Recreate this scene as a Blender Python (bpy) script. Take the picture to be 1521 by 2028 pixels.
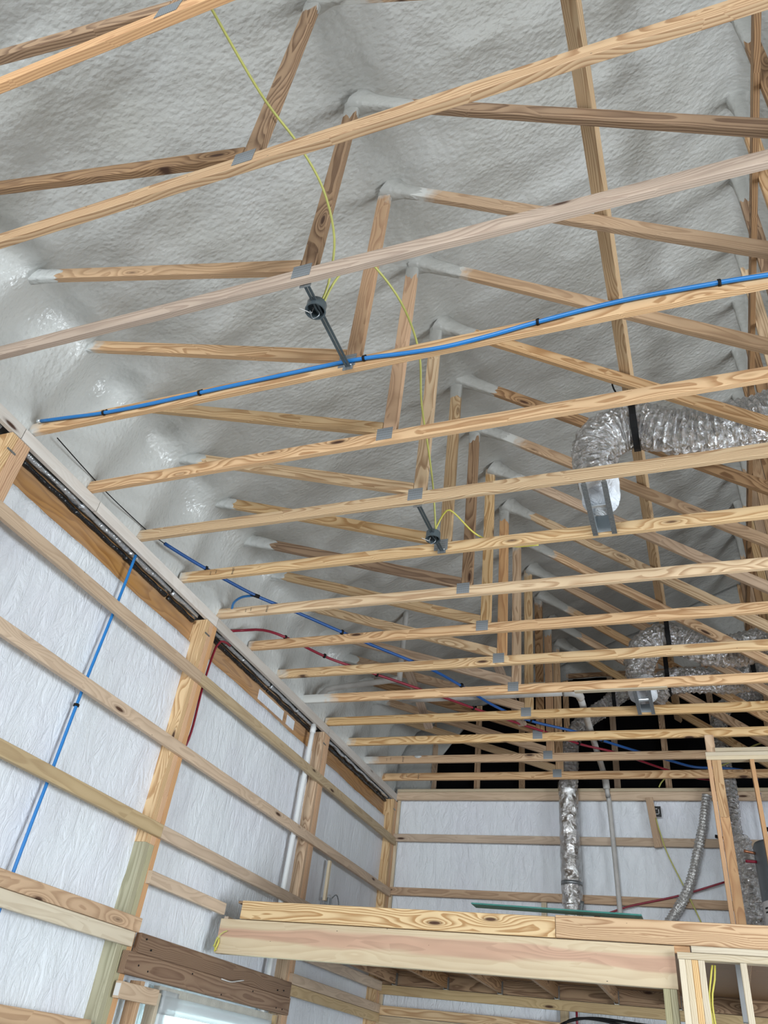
import bpy, bmesh, math, random
from mathutils import Vector, Matrix, noise as mn
random.seed(7)
for o in list(bpy.data.objects): bpy.data.objects.remove(o, do_unlink=True)
SC = bpy.context.scene
COL = SC.collection
Z0 = 4.70            # height of the trusses' bottom edge above the floor
PI = math.pi

# ------------------------------------------------------------ camera
cd = bpy.data.cameras.new('camera'); cam = bpy.data.objects.new('camera', cd); COL.objects.link(cam)
cd.sensor_fit = 'VERTICAL'; cd.sensor_height = 36.0; cd.lens = 1515.34 * 36.0 / 2028.0
cd.clip_start = 0.02; cd.clip_end = 100
def cam_axes(yaw, pitch, roll):
    f = Vector((math.sin(yaw)*math.cos(pitch), math.cos(yaw)*math.cos(pitch), math.sin(pitch)))
    r0 = Vector((math.cos(yaw), -math.sin(yaw), 0)); u0 = r0.cross(f)
    return r0*math.cos(roll)+u0*math.sin(roll), -r0*math.sin(roll)+u0*math.cos(roll), f
_r, _u, _f = cam_axes(-0.4285, 0.6382, 0.1332)
cam.matrix_world = Matrix((( _r.x, _u.x, -_f.x, 3.7329), (_r.y, _u.y, -_f.y, -2.5505), (_r.z, _u.z, -_f.z, -3.1266+Z0), (0, 0, 0, 1)))
SC.camera = cam

# ------------------------------------------------------------ world, lights, exposure
W = bpy.data.worlds.new('sky'); SC.world = W; W.use_nodes = True
W.node_tree.nodes['Background'].inputs[0].default_value = (0.80, 0.90, 1.0, 1)
W.node_tree.nodes['Background'].inputs[1].default_value = 0.8
def area(name, loc, target, sx, sy, power, col):
    l = bpy.data.lights.new(name, 'AREA'); l.shape = 'RECTANGLE'; l.size = sx; l.size_y = sy; l.energy = power; l.color = col
    o = bpy.data.objects.new(name, l); COL.objects.link(o); o.location = loc
    o.rotation_euler = (Vector(target)-Vector(loc)).to_track_quat('-Z', 'Y').to_euler(); return o
# daylight through the big door openings of the shell (back wall and right wall) and the left wall window
area('back_door_daylight', (3.2, -13.8, 2.2), (1.8, 7.0, 1.4), 4.4, 3.2, 1150, (0.90, 0.96, 1.0))
area('side_door_daylight', (9.2, 0.4, 1.5), (0.0, 2.0, 1.4), 3.0, 2.4, 420, (0.88, 0.95, 1.0))
area('left_window_daylight', (0.02, -3.6, 1.9), (2.5, -2.4, 2.8), 2.0, 1.3, 8, (0.88, 0.96, 1.0))
SC.view_settings.view_transform = 'Standard'; SC.view_settings.look = 'None'
SC.view_settings.gamma = 1.0; SC.view_settings.use_curve_mapping = False
SC.view_settings.exposure = 0.25

# ------------------------------------------------------------ helpers
def tag(o, label=None, cat=None, group=None, kind=None):
    if label: o['label'] = label
    if cat: o['category'] = cat
    if group: o['group'] = group
    if kind: o['kind'] = kind
    return o
def link(o, parent, M):
    COL.objects.link(o)
    if parent is not None:
        o.parent = parent
        P = parent; T = Matrix.Identity(4)
        while P is not None: T = P.matrix_basis @ T; P = P.parent
        o.matrix_basis = T.inverted() @ M
    else: o.matrix_basis = M
    return o
def empty(name, loc, label, cat, group=None):
    o = bpy.data.objects.new(name, None); o.empty_display_size = 0.1
    COL.objects.link(o); o.matrix_basis = Matrix.Translation(loc)
    return tag(o, label, cat, group)
def mesh(name, vs, fs, mat, parent=None, M=None, smooth=False):
    me = bpy.data.meshes.new(name); me.from_pydata([tuple(v) for v in vs], [], fs)
    bm = bmesh.new(); bm.from_mesh(me); bmesh.ops.recalc_face_normals(bm, faces=bm.faces); bm.to_mesh(me); bm.free()
    for m in (mat if isinstance(mat, (list, tuple)) else [mat]): me.materials.append(m)
    if smooth: me.polygons.foreach_set('use_smooth', [True]*len(me.polygons))
    o = bpy.data.objects.new(name, me)
    return link(o, parent, M or Matrix.Identity(4))
def frame(org, xd, zd):
    x = Vector(xd).normalized(); z = Vector(zd); z = (z - x*z.dot(x)).normalized(); y = z.cross(x)
    return Matrix(((x.x, y.x, z.x, org[0]), (x.y, y.y, z.y, org[1]), (x.z, y.z, z.z, org[2]), (0, 0, 0, 1)))
def board(name, a, b, w, t, wd, mat, parent=None, spray=0.0, ch=0.003, cut0=0.0, cut1=0.0):
    """timber from a to b: w wide along wd, t thick; local X runs along the grain"""
    a = Vector(a); b = Vector(b); L = (b-a).length
    M = frame(a, b-a, wd); c = min(ch, t*0.3)
    sec = [(-t/2+c, -w/2), (t/2-c, -w/2), (t/2, -w/2+c), (t/2, w/2-c), (t/2-c, w/2), (-t/2+c, w/2), (-t/2, w/2-c), (-t/2, -w/2+c)]
    vs = []
    for i, x in enumerate((0.0, L)):
        for (y, z) in sec:
            vs.append((x + (cut0*(z/w) if i == 0 else cut1*(z/w)), y, z))
    fs = [tuple(range(7, -1, -1)), tuple(range(8, 16))] + [(i, (i+1) % 8, 8+(i+1) % 8, 8+i) for i in range(8)]
    o = mesh(name, vs, fs, mat, parent, M); o['spray'] = float(spray); return o
def clip(poly, n, d):                # keep n.p >= d
    out = []
    for i in range(len(poly)):
        p, q = Vector(poly[i]), Vector(poly[(i+1) % len(poly)]); a = p.dot(n)-d; b = q.dot(n)-d
        if a >= 0: out.append(p)
        if (a < 0) != (b < 0): out.append(p + (q-p)*(a/(a-b)))
    return out
def web(name, A, B, w, y, t, mat, parent, clips, spray):
    """truss web in the plane y, from A (foam end) to B, given as (x, z)"""
    A = Vector(A); B = Vector(B); d = (B-A).normalized(); n = Vector((-d.y, d.x))
    poly = [A+n*w/2, A-n*w/2, B-n*w/2+d*0.2, B+n*w/2+d*0.2]
    for cn, cdst in clips: poly = clip(poly, Vector(cn), cdst)
    M = frame((A.x, y, A.y), (d.x, 0, d.y), (n.x, 0, n.y))
    loc = [((p-A).dot(d), (p-A).dot(n)) for p in poly]; k = len(loc)
    vs = [(s, -t/2, q) for s, q in loc] + [(s, t/2, q) for s, q in loc]
    fs = [tuple(range(k)), tuple(range(2*k-1, k-1, -1))] + [(i, (i+1) % k, k+(i+1) % k, k+i) for i in range(k)]
    o = mesh(name, vs, fs, mat, parent, M)
    bv = o.modifiers.new('bevel', 'BEVEL'); bv.width = 0.0025; bv.segments = 1
    o['spray'] = float(spray); return o
def smooth_path(pts, step=0.03):
    pts = [Vector(p) for p in pts]
    if len(pts) == 2:
        n = max(1, int((pts[1]-pts[0]).length/step)); return [pts[0].lerp(pts[1], i/n) for i in range(n+1)]
    P = [pts[0]*2-pts[1]] + pts + [pts[-1]*2-pts[-2]]; out = []
    for i in range(1, len(P)-2):
        p0, p1, p2, p3 = P[i-1:i+3]; n = max(2, int((p2-p1).length/step))
        for j in range(n):
            t = j/n
            out.append(0.5*((2*p1)+(p2-p0)*t+(2*p0-5*p1+4*p2-p3)*t*t+(3*p1-p0-3*p2+p3)*t**3))
    out.append(pts[-1]); return out
def tube(name, pts, r, mat, parent=None, seg=10, step=0.03, rf=None, smooth=True, raw=False):
    path = [Vector(p) for p in pts] if raw else smooth_path(pts, step)
    org = path[0].copy(); vs = []; N = len(path); up = None
    for i, p in enumerate(path):
        d = (path[min(i+1, N-1)]-path[max(i-1, 0)]).normalized()
        if up is None:
            up = Vector((0, 0, 1)) if abs(d.z) < 0.9 else Vector((0, 1, 0))
        u = (up - d*up.dot(d)).normalized(); up = u; v = d.cross(u)
        for j in range(seg):
            a = 2*PI*j/seg; rr = r(i/(N-1)) if callable(r) else r
            if rf: rr *= rf(i, j, p, a)
            vs.append(p-org + u*math.cos(a)*rr + v*math.sin(a)*rr)
    fs = [(i*seg+j, i*seg+(j+1) % seg, (i+1)*seg+(j+1) % seg, (i+1)*seg+j) for i in range(N-1) for j in range(seg)]
    fs += [tuple(range(seg-1, -1, -1)), tuple(range((N-1)*seg, N*seg))]
    return mesh(name, vs, fs, mat, parent, Matrix.Translation(org), smooth)
def box(name, c, s, mat, parent=None, bevel=0.0, rot=None):
    hx, hy, hz = s[0]/2, s[1]/2, s[2]/2
    vs = [(x, y, z) for x in (-hx, hx) for y in (-hy, hy) for z in (-hz, hz)]
    fs = [(0, 1, 3, 2), (4, 6, 7, 5), (0, 4, 5, 1), (2, 3, 7, 6), (0, 2, 6, 4), (1, 5, 7, 3)]
    M = Matrix.Translation(c)
    if rot is not None: M = M @ rot
    o = mesh(name, vs, fs, mat, parent, M)
    if bevel: b = o.modifiers.new('bevel', 'BEVEL'); b.width = bevel; b.segments = 2
    return o

# ------------------------------------------------------------ materials
class NT:
    def __init__(s, name):
        s.m = bpy.data.materials.new(name); s.m.use_nodes = True; s.t = s.m.node_tree
        s.b = s.t.nodes['Principled BSDF']
    def n(s, typ, **k):
        x = s.t.nodes.new(typ)
        for a, v in k.items():
            if a.startswith('i_'):
                key = a[2:]; key = int(key) if key.isdigit() else key
                if isinstance(v, bpy.types.NodeSocket): s.t.links.new(v, x.inputs[key])
                else: x.inputs[key].default_value = v
            else: setattr(x, a, v)
        return x
    def link(s, a, b): s.t.links.new(a, b)
    def math(s, op, a, b=0.0, c=None, clamp=False):
        x = s.n('ShaderNodeMath', operation=op, i_0=a, i_1=b); x.use_clamp = clamp
        if c is not None:
            if isinstance(c, bpy.types.NodeSocket): s.link(c, x.inputs[2])
            else: x.inputs[2].default_value = c
        return x.outputs[0]
    def mix(s, f, a, b, typ='MIX'):
        x = s.n('ShaderNodeMix', data_type='RGBA', blend_type=typ)
        for i, v in ((0, f), (6, a), (7, b)):
            if isinstance(v, bpy.types.NodeSocket): s.link(v, x.inputs[i])
            elif i == 0: x.inputs[0].default_value = v
            else: x.inputs[i].default_value = (*v, 1) if len(v) == 3 else v
        return x.outputs[2]
    def ramp(s, f, stops, interp='LINEAR'):
        x = s.n('ShaderNodeValToRGB', i_0=f); x.color_ramp.interpolation = interp; e = x.color_ramp.elements
        while len(e) > 1: e.remove(e[-1])
        for i, (p, c) in enumerate(stops):
            q = e[0] if i == 0 else e.new(p)
            q.position = p; q.color = (c, c, c, 1) if not isinstance(c, tuple) else (*c, 1)
        return x.outputs[0]
    def bump(s, h, strength, dist):
        x = s.n('ShaderNodeBump', i_Strength=strength, i_Distance=dist, i_Height=h); s.link(x.outputs[0], s.b.inputs['Normal']); return x

def wood(name, light, dark, ring=0.011, contrast=0.75, knots=0.6, stain=None, red=None, rough=0.62, dirt=0.18, warp=5.5):
    N = NT(name); g = N.n('ShaderNodeTexCoord').outputs['Object']; rnd = N.n('ShaderNodeObjectInfo').outputs['Random']
    off = N.n('ShaderNodeCombineXYZ', i_0=N.math('MULTIPLY', rnd, 37.0), i_1=N.math('MULTIPLY', rnd, 11.0), i_2=N.math('MULTIPLY', rnd, 23.0)).outputs[0]
    p = N.n('ShaderNodeVectorMath', operation='ADD', i_0=g, i_1=off).outputs[0]
    sp = N.n('ShaderNodeSeparateXYZ', i_0=g); spo = N.n('ShaderNodeSeparateXYZ', i_0=p)
    # knots: cells stretched along the grain
    kv = N.n('ShaderNodeVectorMath', operation='MULTIPLY', i_0=p, i_1=(2.0, 0.9, 8.0)).outputs[0]
    vo = N.n('ShaderNodeTexVoronoi', i_Vector=kv, i_Scale=1.0); kd = vo.outputs['Distance']
    on = N.math('GREATER_THAN', N.n('ShaderNodeSeparateColor', i_0=vo.outputs['Color']).outputs[0], 1.0-knots)
    # rings
    nl = N.n('ShaderNodeTexNoise', i_Vector=N.n('ShaderNodeVectorMath', operation='MULTIPLY', i_0=p, i_1=(1.1, 5.0, 6.0)).outputs[0], i_Scale=1.0, i_Detail=2.0).outputs[0]
    yy = N.math('ADD', sp.outputs[1], N.math('MULTIPLY_ADD', rnd, 0.10, 0.05)); zz = N.math('ADD', sp.outputs[2], N.math('MULTIPLY_ADD', rnd, 0.08, -0.04))
    rr = N.math('SQRT', N.math('ADD', N.math('MULTIPLY', yy, yy), N.math('MULTIPLY', zz, zz)))
    kw = N.math('MULTIPLY', on, N.math('EXPONENT', N.math('MULTIPLY', kd, -3.6)))
    ph = N.math('ADD', N.math('MULTIPLY', rr, 1.0/ring), N.math('ADD', N.math('MULTIPLY', nl, warp), N.math('MULTIPLY', kw, 7.0)))
    fr = N.math('FRACT', ph)
    late = N.ramp(fr, [(0.0, 0.0), (0.35, 0.1), (0.8, 1.0), (0.93, 0.9), (1.0, 0.0)])
    fine = N.n('ShaderNodeTexNoise', i_Vector=N.n('ShaderNodeVectorMath', operation='MULTIPLY', i_0=p, i_1=(6.0, 160.0, 160.0)).outputs[0], i_Scale=1.0, i_Detail=3.0).outputs[0]
    f = N.math('MULTIPLY', N.math('MULTIPLY', late, contrast), N.math('MULTIPLY_ADD', fine, 0.9, 0.60))
    c = N.mix(f, light, dark)
    if red:
        zr = N.math('ADD', spo.outputs[2], 0.0)
        band = N.math('ABSOLUTE', N.math('SUBTRACT', N.math('ADD', sp.outputs[2], N.math('MULTIPLY_ADD', nl, 0.12, -0.085)), 0.0))
        c = N.mix(N.ramp(band, [(0.0, 0.9), (0.035, 0.8), (0.05, 0.0)]), c, N.mix(f, red, tuple(v*0.6 for v in red)))
    blot = N.n('ShaderNodeTexNoise', i_Vector=N.n('ShaderNodeVectorMath', operation='MULTIPLY', i_0=p, i_1=(0.9, 4.0, 5.0)).outputs[0], i_Scale=1.3, i_Detail=3.0, i_Roughness=0.6).outputs[0]
    bl = N.ramp(blot, [(0.35, 0.0), (0.72, 1.0)])
    c = N.mix(N.math('MULTIPLY', bl, dirt), c, stain or (0.24, 0.15, 0.09))
    # knot colour
    kcol = N.ramp(kd, [(0.0, (0.05, 0.02, 0.01)), (0.55, (0.16, 0.06, 0.025)), (1.0, (0.30, 0.14, 0.06))])
    kf = N.math('MULTIPLY', on, N.ramp(kd, [(0.0, 1.0), (0.075, 0.95), (0.11, 0.35), (0.17, 0.0)]))
    c = N.mix(kf, c, kcol)
    # nail dots
    vn = N.n('ShaderNodeTexVoronoi', i_Vector=N.n('ShaderNodeVectorMath', operation='MULTIPLY', i_0=p, i_1=(6.0, 1.0, 16.0)).outputs[0], i_Scale=1.0)
    nf = N.math('MULTIPLY', N.math('GREATER_THAN', N.n('ShaderNodeSeparateColor', i_0=vn.outputs['Color']).outputs[1], 0.72), N.math('LESS_THAN', vn.outputs['Distance'], 0.035))
    c = N.mix(nf, c, (0.06, 0.04, 0.03))
    # board to board brightness
    hv = N.n('ShaderNodeHueSaturation', i_Hue=0.5, i_Color=c); N.link(N.math('MULTIPLY_ADD', rnd, 0.28, 0.90), hv.inputs['Value']); N.link(N.math('MULTIPLY_ADD', N.math('FRACT', N.math('MULTIPLY', rnd, 7.31)), 0.22, 0.77), hv.inputs['Saturation'])
    c = hv.outputs[0]
    # overspray of white foam at the foamed end
    at = N.n('ShaderNodeAttribute', attribute_type='OBJECT', attribute_name='spray').outputs['Fac']
    sn = N.n('ShaderNodeTexNoise', i_Vector=N.n('ShaderNodeVectorMath', operation='MULTIPLY', i_0=p, i_1=(14.0, 14.0, 14.0)).outputs[0], i_Scale=1.0, i_Detail=4.0).outputs[0]
    d = N.math('SUBTRACT', N.math('ADD', at, N.math('MULTIPLY_ADD', sn, 0.30, -0.15)), sp.outputs[0])
    sf = N.math('MULTIPLY', N.ramp(d, [(0.0, 0.0), (0.16, 1.0)]), N.math('GREATER_THAN', at, 0.001))
    c = N.mix(sf, c, (0.60, 0.60, 0.57))
    N.link(c, N.b.inputs['Base Color']); N.b.inputs['Roughness'].default_value = rough
    N.b.inputs['Specular IOR Level'].default_value = 0.3
    N.bump(N.math('ADD', N.math('MULTIPLY', fine, 0.5), N.math('MULTIPLY', late, -0.4)), 0.25, 0.0015)
    return N.m
def plain(name, col, rough=0.5, metal=0.0, bump=None, spec=0.5, var=0.0, vscale=8.0):
    N = NT(name); g = N.n('ShaderNodeTexCoord').outputs['Object']
    no = N.n('ShaderNodeTexNoise', i_Vector=g, i_Scale=vscale, i_Detail=4.0).outputs[0]
    c = N.mix(N.ramp(no, [(0.35, 0.0), (0.7, 1.0)]), col, tuple(v*(1-var) for v in col))
    N.link(c, N.b.inputs['Base Color']); N.b.inputs['Roughness'].default_value = rough; N.b.inputs['Metallic'].default_value = metal
    N.b.inputs['Specular IOR Level'].default_value = spec
    if bump:
        h = N.n('ShaderNodeTexNoise', i_Vector=g, i_Scale=bump[0], i_Detail=3.0).outputs[0]; N.bump(h, bump[1], bump[2])
    return N.m
PINE = wood('pine', (0.71, 0.465, 0.245), (0.40, 0.20, 0.075), contrast=0.85)
PINE_B = wood('pine_dull', (0.60, 0.40, 0.235), (0.34, 0.19, 0.095), contrast=0.6, dirt=0.35)
PINE_Y = wood('pine_yellow', (0.74, 0.51, 0.255), (0.44, 0.225, 0.07), contrast=0.85)
PINE_O = wood('pine_orange', (0.66, 0.38, 0.17), (0.44, 0.20, 0.075), contrast=0.7)
PINE_D = wood('pine_dark', (0.40, 0.235, 0.11), (0.17, 0.08, 0.03), contrast=0.9, dirt=0.3)
WHITE_WOOD = wood('spruce_pale', (0.66, 0.56, 0.39), (0.48, 0.36, 0.21), contrast=0.45, knots=0.35)
GREY_WOOD = wood('weathered_pine', (0.52, 0.38, 0.27), (0.27, 0.165, 0.11), contrast=0.6, dirt=0.5, stain=(0.20, 0.15, 0.12))
GIRT = wood('girt_spruce', (0.62, 0.47, 0.33), (0.42, 0.29, 0.19), contrast=0.5, knots=0.55, dirt=0.3)
RIMW = wood('swirly_pine', (0.70, 0.52, 0.29), (0.40, 0.22, 0.085), ring=0.010, contrast=1.0, knots=0.9, warp=8.0)
GIRT_Y = wood('girt_yellow', (0.55, 0.41, 0.22), (0.36, 0.24, 0.11), contrast=0.5, knots=0.5, dirt=0.3)
TREATED = wood('treated_pine', (0.44, 0.41, 0.25), (0.27, 0.25, 0.13), contrast=0.75, knots=0.2)
BEAM = wood('beam_fir', (0.60, 0.465, 0.27), (0.47, 0.31, 0.15), contrast=0.4, knots=0.25, red=(0.52, 0.265, 0.15), ring=0.02)
HEADER = wood('header_brown', (0.27, 0.16, 0.085), (0.13, 0.055, 0.025), contrast=0.7, knots=0.3)
OVERSPRAY = wood('oversprayed_board', (0.68, 0.64, 0.59), (0.55, 0.49, 0.42), contrast=0.3, knots=0.35, dirt=0.25)
LVL = wood('laminated_veneer', (0.45, 0.215, 0.045), (0.29, 0.12, 0.02), ring=0.03, contrast=0.8, knots=0.12, dirt=0.3, warp=9.0, stain=(0.55, 0.46, 0.38), rough=0.45)

def foam_mat(name='spray_foam', eave_light=True):
    N = NT(name); g = N.n('ShaderNodeTexCoord').outputs['Object']
    st = N.n('ShaderNodeVectorMath', operation='MULTIPLY', i_0=g, i_1=(1.0, 1.5, 1.0)).outputs[0]
    n1 = N.n('ShaderNodeTexNoise', i_Vector=st, i_Scale=9.0, i_Detail=2.0, i_Roughness=0.5, i_Distortion=0.3).outputs[0]
    n2 = N.n('ShaderNodeTexNoise', i_Vector=st, i_Scale=42.0, i_Detail=1.0, i_Distortion=0.3).outputs[0]
    v = N.n('ShaderNodeTexVoronoi', feature='SMOOTH_F1', i_Vector=st, i_Scale=24.0, i_Smoothness=0.8).outputs['Distance']
    h = N.math('ADD', N.math('ADD', N.math('MULTIPLY', n1, 0.55), N.math('MULTIPLY', n2, 0.40)), N.math('MULTIPLY', v, -0.75))
    big = N.n('ShaderNodeTexNoise', i_Vector=g, i_Scale=1.6, i_Detail=4.0).outputs[0]
    c = N.mix(N.ramp(big, [(0.35, 0.0), (0.7, 1.0)]), (0.46, 0.46, 0.44), (0.41, 0.405, 0.375))
    # eave light painted into the foam colour: paler low down, glossier there too
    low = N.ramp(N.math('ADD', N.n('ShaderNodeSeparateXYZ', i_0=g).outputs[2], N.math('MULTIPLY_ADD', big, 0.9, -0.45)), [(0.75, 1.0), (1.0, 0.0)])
    if not eave_light: low = N.math('MULTIPLY', low, 0.0)
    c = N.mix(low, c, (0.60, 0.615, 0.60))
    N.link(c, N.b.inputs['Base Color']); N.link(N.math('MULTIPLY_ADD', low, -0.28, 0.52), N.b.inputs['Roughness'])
    N.b.inputs['Specular IOR Level'].default_value = 0.5
    N.bump(h, 0.60, 0.015); return N.m
FOAM = foam_mat(); FOAM_PLAIN = foam_mat('plain_spray_foam', False)
def wrap_mat():
    N = NT('white_facing'); g = N.n('ShaderNodeTexCoord').outputs['Object']
    st = N.n('ShaderNodeVectorMath', operation='MULTIPLY', i_0=g, i_1=(2.2, 2.4, 0.8)).outputs[0]
    n1 = N.n('ShaderNodeTexNoise', i_Vector=st, i_Scale=5.0, i_Detail=5.0, i_Roughness=0.6, i_Distortion=1.2).outputs[0]
    n2 = N.n('ShaderNodeTexNoise', i_Vector=g, i_Scale=26.0, i_Detail=3.0, i_Distortion=0.8).outputs[0]
    rid = N.math('ABSOLUTE', N.math('SUBTRACT', n1, 0.5))
    h = N.math('ADD', N.math('MULTIPLY', rid, -1.6), N.math('MULTIPLY', n2, 0.15))
    bn = N.n('ShaderNodeTexNoise', i_Vector=g, i_Scale=1.2, i_Detail=2.0).outputs[0]
    c = N.mix(N.ramp(bn, [(0.4, 0.0), (0.65, 1.0)]), (0.82, 0.87, 0.92), (0.78, 0.81, 0.88))
    N.link(c, N.b.inputs['Base Color']); N.b.inputs['Roughness'].default_value = 0.48
    N.bump(h, 0.75, 0.030); return N.m
WRAP = wrap_mat()
def foil_mat(name, tint=(0.68, 0.68, 0.68), sc=(17.0, 17.0, 17.0), strength=1.0, rough=0.13):
    N = NT(name); g = N.n('ShaderNodeTexCoord').outputs['Object']
    n1 = N.n('ShaderNodeTexNoise', i_Vector=N.n('ShaderNodeVectorMath', operation='MULTIPLY', i_0=g, i_1=sc).outputs[0], i_Scale=1.0, i_Detail=5.0, i_Roughness=0.65, i_Distortion=1.5).outputs[0]
    v = N.n('ShaderNodeTexVoronoi', i_Vector=N.n('ShaderNodeVectorMath', operation='MULTIPLY', i_0=g, i_1=sc).outputs[0], i_Scale=1.3).outputs['Distance']
    N.b.inputs['Base Color'].default_value = (*tint, 1); N.b.inputs['Metallic'].default_value = 1.0; N.b.inputs['Roughness'].default_value = rough
    N.bump(N.math('ADD', n1, N.math('MULTIPLY', v, 0.6)), strength, 0.045); return N.m
FOIL = foil_mat('duct_foil'); FOIL_S = foil_mat('smooth_duct_foil', sc=(12.0, 12.0, 9.0), strength=0.6, rough=0.16); FOIL_FINE = plain('dryer_foil', (0.62, 0.62, 0.61), 0.32, 0.7, bump=(45.0, 0.8, 0.02)); FOIL_L = foil_mat('bright_duct_foil', tint=(0.92, 0.92, 0.92), sc=(14., 14., 14.), rough=0.2)
GALV = plain('galvanized', (0.33, 0.36, 0.38), 0.42, 0.75, var=0.3, vscale=60.0)
def plate_mat():
    N = NT('truss_plate'); g = N.n('ShaderNodeTexCoord').outputs['Object']
    w = N.n('ShaderNodeTexWave', wave_type='BANDS', bands_direction='X', i_Vector=g, i_Scale=38.0).outputs['Fac']
    w2 = N.n('ShaderNodeTexWave', wave_type='BANDS', bands_direction='Z', i_Vector=g, i_Scale=16.0).outputs['Fac']
    m = N.math('MULTIPLY', N.math('GREATER_THAN', w, 0.6), N.math('GREATER_THAN', w2, 0.35))
    c = N.mix(m, (0.30, 0.325, 0.345), (0.17, 0.18, 0.19))
    N.link(c, N.b.inputs['Base Color']); N.b.inputs['Metallic'].default_value = 0.45; N.b.inputs['Roughness'].default_value = 0.5
    N.bump(m, 0.5, 0.003); return N.m
PLATE = plate_mat()
SHINY = plain('bright_sheet_metal', (0.82, 0.87, 0.90), 0.28, 0.75, bump=(9.0, 0.3, 0.01))
DARKBAR = plain('dark_bar_steel', (0.10, 0.125, 0.14), 0.45, 0.6, var=0.2)
PLASTIC_G = plain('grey_box_plastic', (0.07, 0.09, 0.10), 0.3, 0.0)
BLUE = plain('blue_pipe', (0.018, 0.19, 0.52), 0.35); BLUE_D = plain('dark_blue_pipe', (0.012, 0.085, 0.30), 0.4)
RED = plain('red_pipe', (0.25, 0.010, 0.030), 0.4)
PVC = plain('white_pvc', (0.74, 0.76, 0.76), 0.35); PVC_D = plain('dusted_pvc', (0.55, 0.54, 0.52), 0.5, var=0.2)
YEL = plain('yellow_cable', (0.62, 0.56, 0.10), 0.45); YEL_P = plain('pale_yellow_cable', (0.50, 0.50, 0.14), 0.5)
BLK = plain('black_plastic', (0.006, 0.006, 0.007), 0.65, spec=0.25); BLKFILM = plain('black_film', (0.012, 0.014, 0.017), 0.22, bump=(28.0, 0.9, 0.02))
SILVERFILM = plain('silver_film', (0.62, 0.65, 0.68), 0.25, 0.7, bump=(30.0, 0.7, 0.02))
BLACKPAPER = plain('black_sheathing', (0.004, 0.004, 0.005), 0.9, spec=0.1)
GLASS = NT('green_glass'); GLASS.b.inputs['Base Color'].default_value = (0.10, 0.42, 0.36, 1); GLASS.b.inputs['Roughness'].default_value = 0.08
GLASS.b.inputs['Transmission Weight'].default_value = 0.6; GLASS = GLASS.m
TANK = plain('grey_tank_enamel', (0.13, 0.15, 0.165), 0.35); PAPER = plain('white_paper', (0.68, 0.68, 0.68), 0.6)
INK = plain('black_ink', (0.02, 0.02, 0.02), 0.7); COPPER = plain('copper', (0.55, 0.25, 0.14), 0.35, 0.9)
CONC = plain('concrete', (0.34, 0.33, 0.32), 0.75, var=0.2, vscale=2.0, bump=(40.0, 0.2, 0.003))
SHEATH = plain('pale_liner', (0.36, 0.36, 0.36), 0.7, var=0.1); INSUL = plain('fibre_insulation', (0.52, 0.50, 0.44), 0.95, var=0.2, bump=(60.0, 0.8, 0.01))
FILM = NT('clear_film'); FILM.b.inputs['Base Color'].default_value = (0.80, 0.84, 0.86, 1); FILM.b.inputs['Roughness'].default_value = 0.3
FILM.b.inputs['Transmission Weight'].default_value = 0.55; FILM.b.inputs['Alpha'].default_value = 0.75; FILM = FILM.m
PANE = NT('window_daylight'); PANE.b.inputs['Base Color'].default_value = (0.8, 0.9, 0.9, 1)
PANE.b.inputs['Emission Color'].default_value = (0.72, 0.95, 0.95, 1); PANE.b.inputs['Emission Strength'].default_value = 3.2; PANE = PANE.m
WHITE_PAINT = plain('white_vinyl', (0.72, 0.74, 0.76), 0.4)

S = 0.61; RX = 4.66; T = 0.038; CH = 0.089; NB = 12
def roof_z(x):
    x = x if x <= RX else 2*RX-x
    return 0.84 + 0.445*(x-0.07)

# ------------------------------------------------------------ the shell
YB, YF, XR = -14.0, 7.36, 9.30
def wall_quad(name, pts, mat, thick=0.05):
    v = [Vector(p) for p in pts]; n = (v[1]-v[0]).cross(v[2]-v[1]).normalized()*thick
    k = len(v); vs = v + [p+n for p in v]
    fs = [tuple(range(k)), tuple(range(2*k-1, k-1, -1))] + [(i, (i+1) % k, k+(i+1) % k, k+i) for i in range(k)]
    return tag(mesh(name, vs, fs, mat), kind='structure')
box_floor = tag(box('floor', ((XR-0.2)/2, (YB+YF)/2, -Z0-0.05), (XR+0.6, YF-YB+0.6, 0.1), CONC), kind='structure')
# facing sheets over the wall insulation, wrinkled
def facing(name, org, ud, vd, nd, ulen, vlen, amp=0.012, step=0.05, seam=None):
    ud, vd, nd = Vector(ud), Vector(vd), Vector(nd); nu, nv = int(ulen/step), int(vlen/step); vs = []
    for i in range(nu+1):
        for j in range(nv+1):
            u, v = i*ulen/nu, j*vlen/nv
            a = mn.noise(Vector((u*2.2, v*0.8, 1.7)))*amp*1.3 + mn.noise(Vector((u*9, v*2.6, 4.2)))*amp*0.6
            if seam and v < seam: a -= 0.006
            vs.append(ud*u+vd*v+nd*a)
    fs = [(i*(nv+1)+j, (i+1)*(nv+1)+j, (i+1)*(nv+1)+j+1, i*(nv+1)+j+1) for i in range(nu) for j in range(nv)]
    o = mesh(name, vs, fs, WRAP, None, Matrix.Translation(org), True)
    so = o.modifiers.new('thick', 'SOLIDIFY'); so.thickness = 0.02; so.offset = 0
    return tag(o, kind='structure')
facing('wall_left', (-0.115, YB, -Z0), (0, 1, 0), (0, 0, 1), (1, 0, 0), YF-YB, Z0-0.315, seam=Z0-2.17)
facing('wall_far', (-0.1, YF, -Z0), (1, 0, 0), (0, 0, 1), (0, -1, 0), XR+0.1, Z0-0.02, amp=0.005)
wall_quad('wall_outer', [(-0.20, YB, -Z0), (-0.20, YF+.3, -Z0), (-0.20, YF+.3, 1.0), (-0.20, YB, 1.0)], SHEATH)
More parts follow.
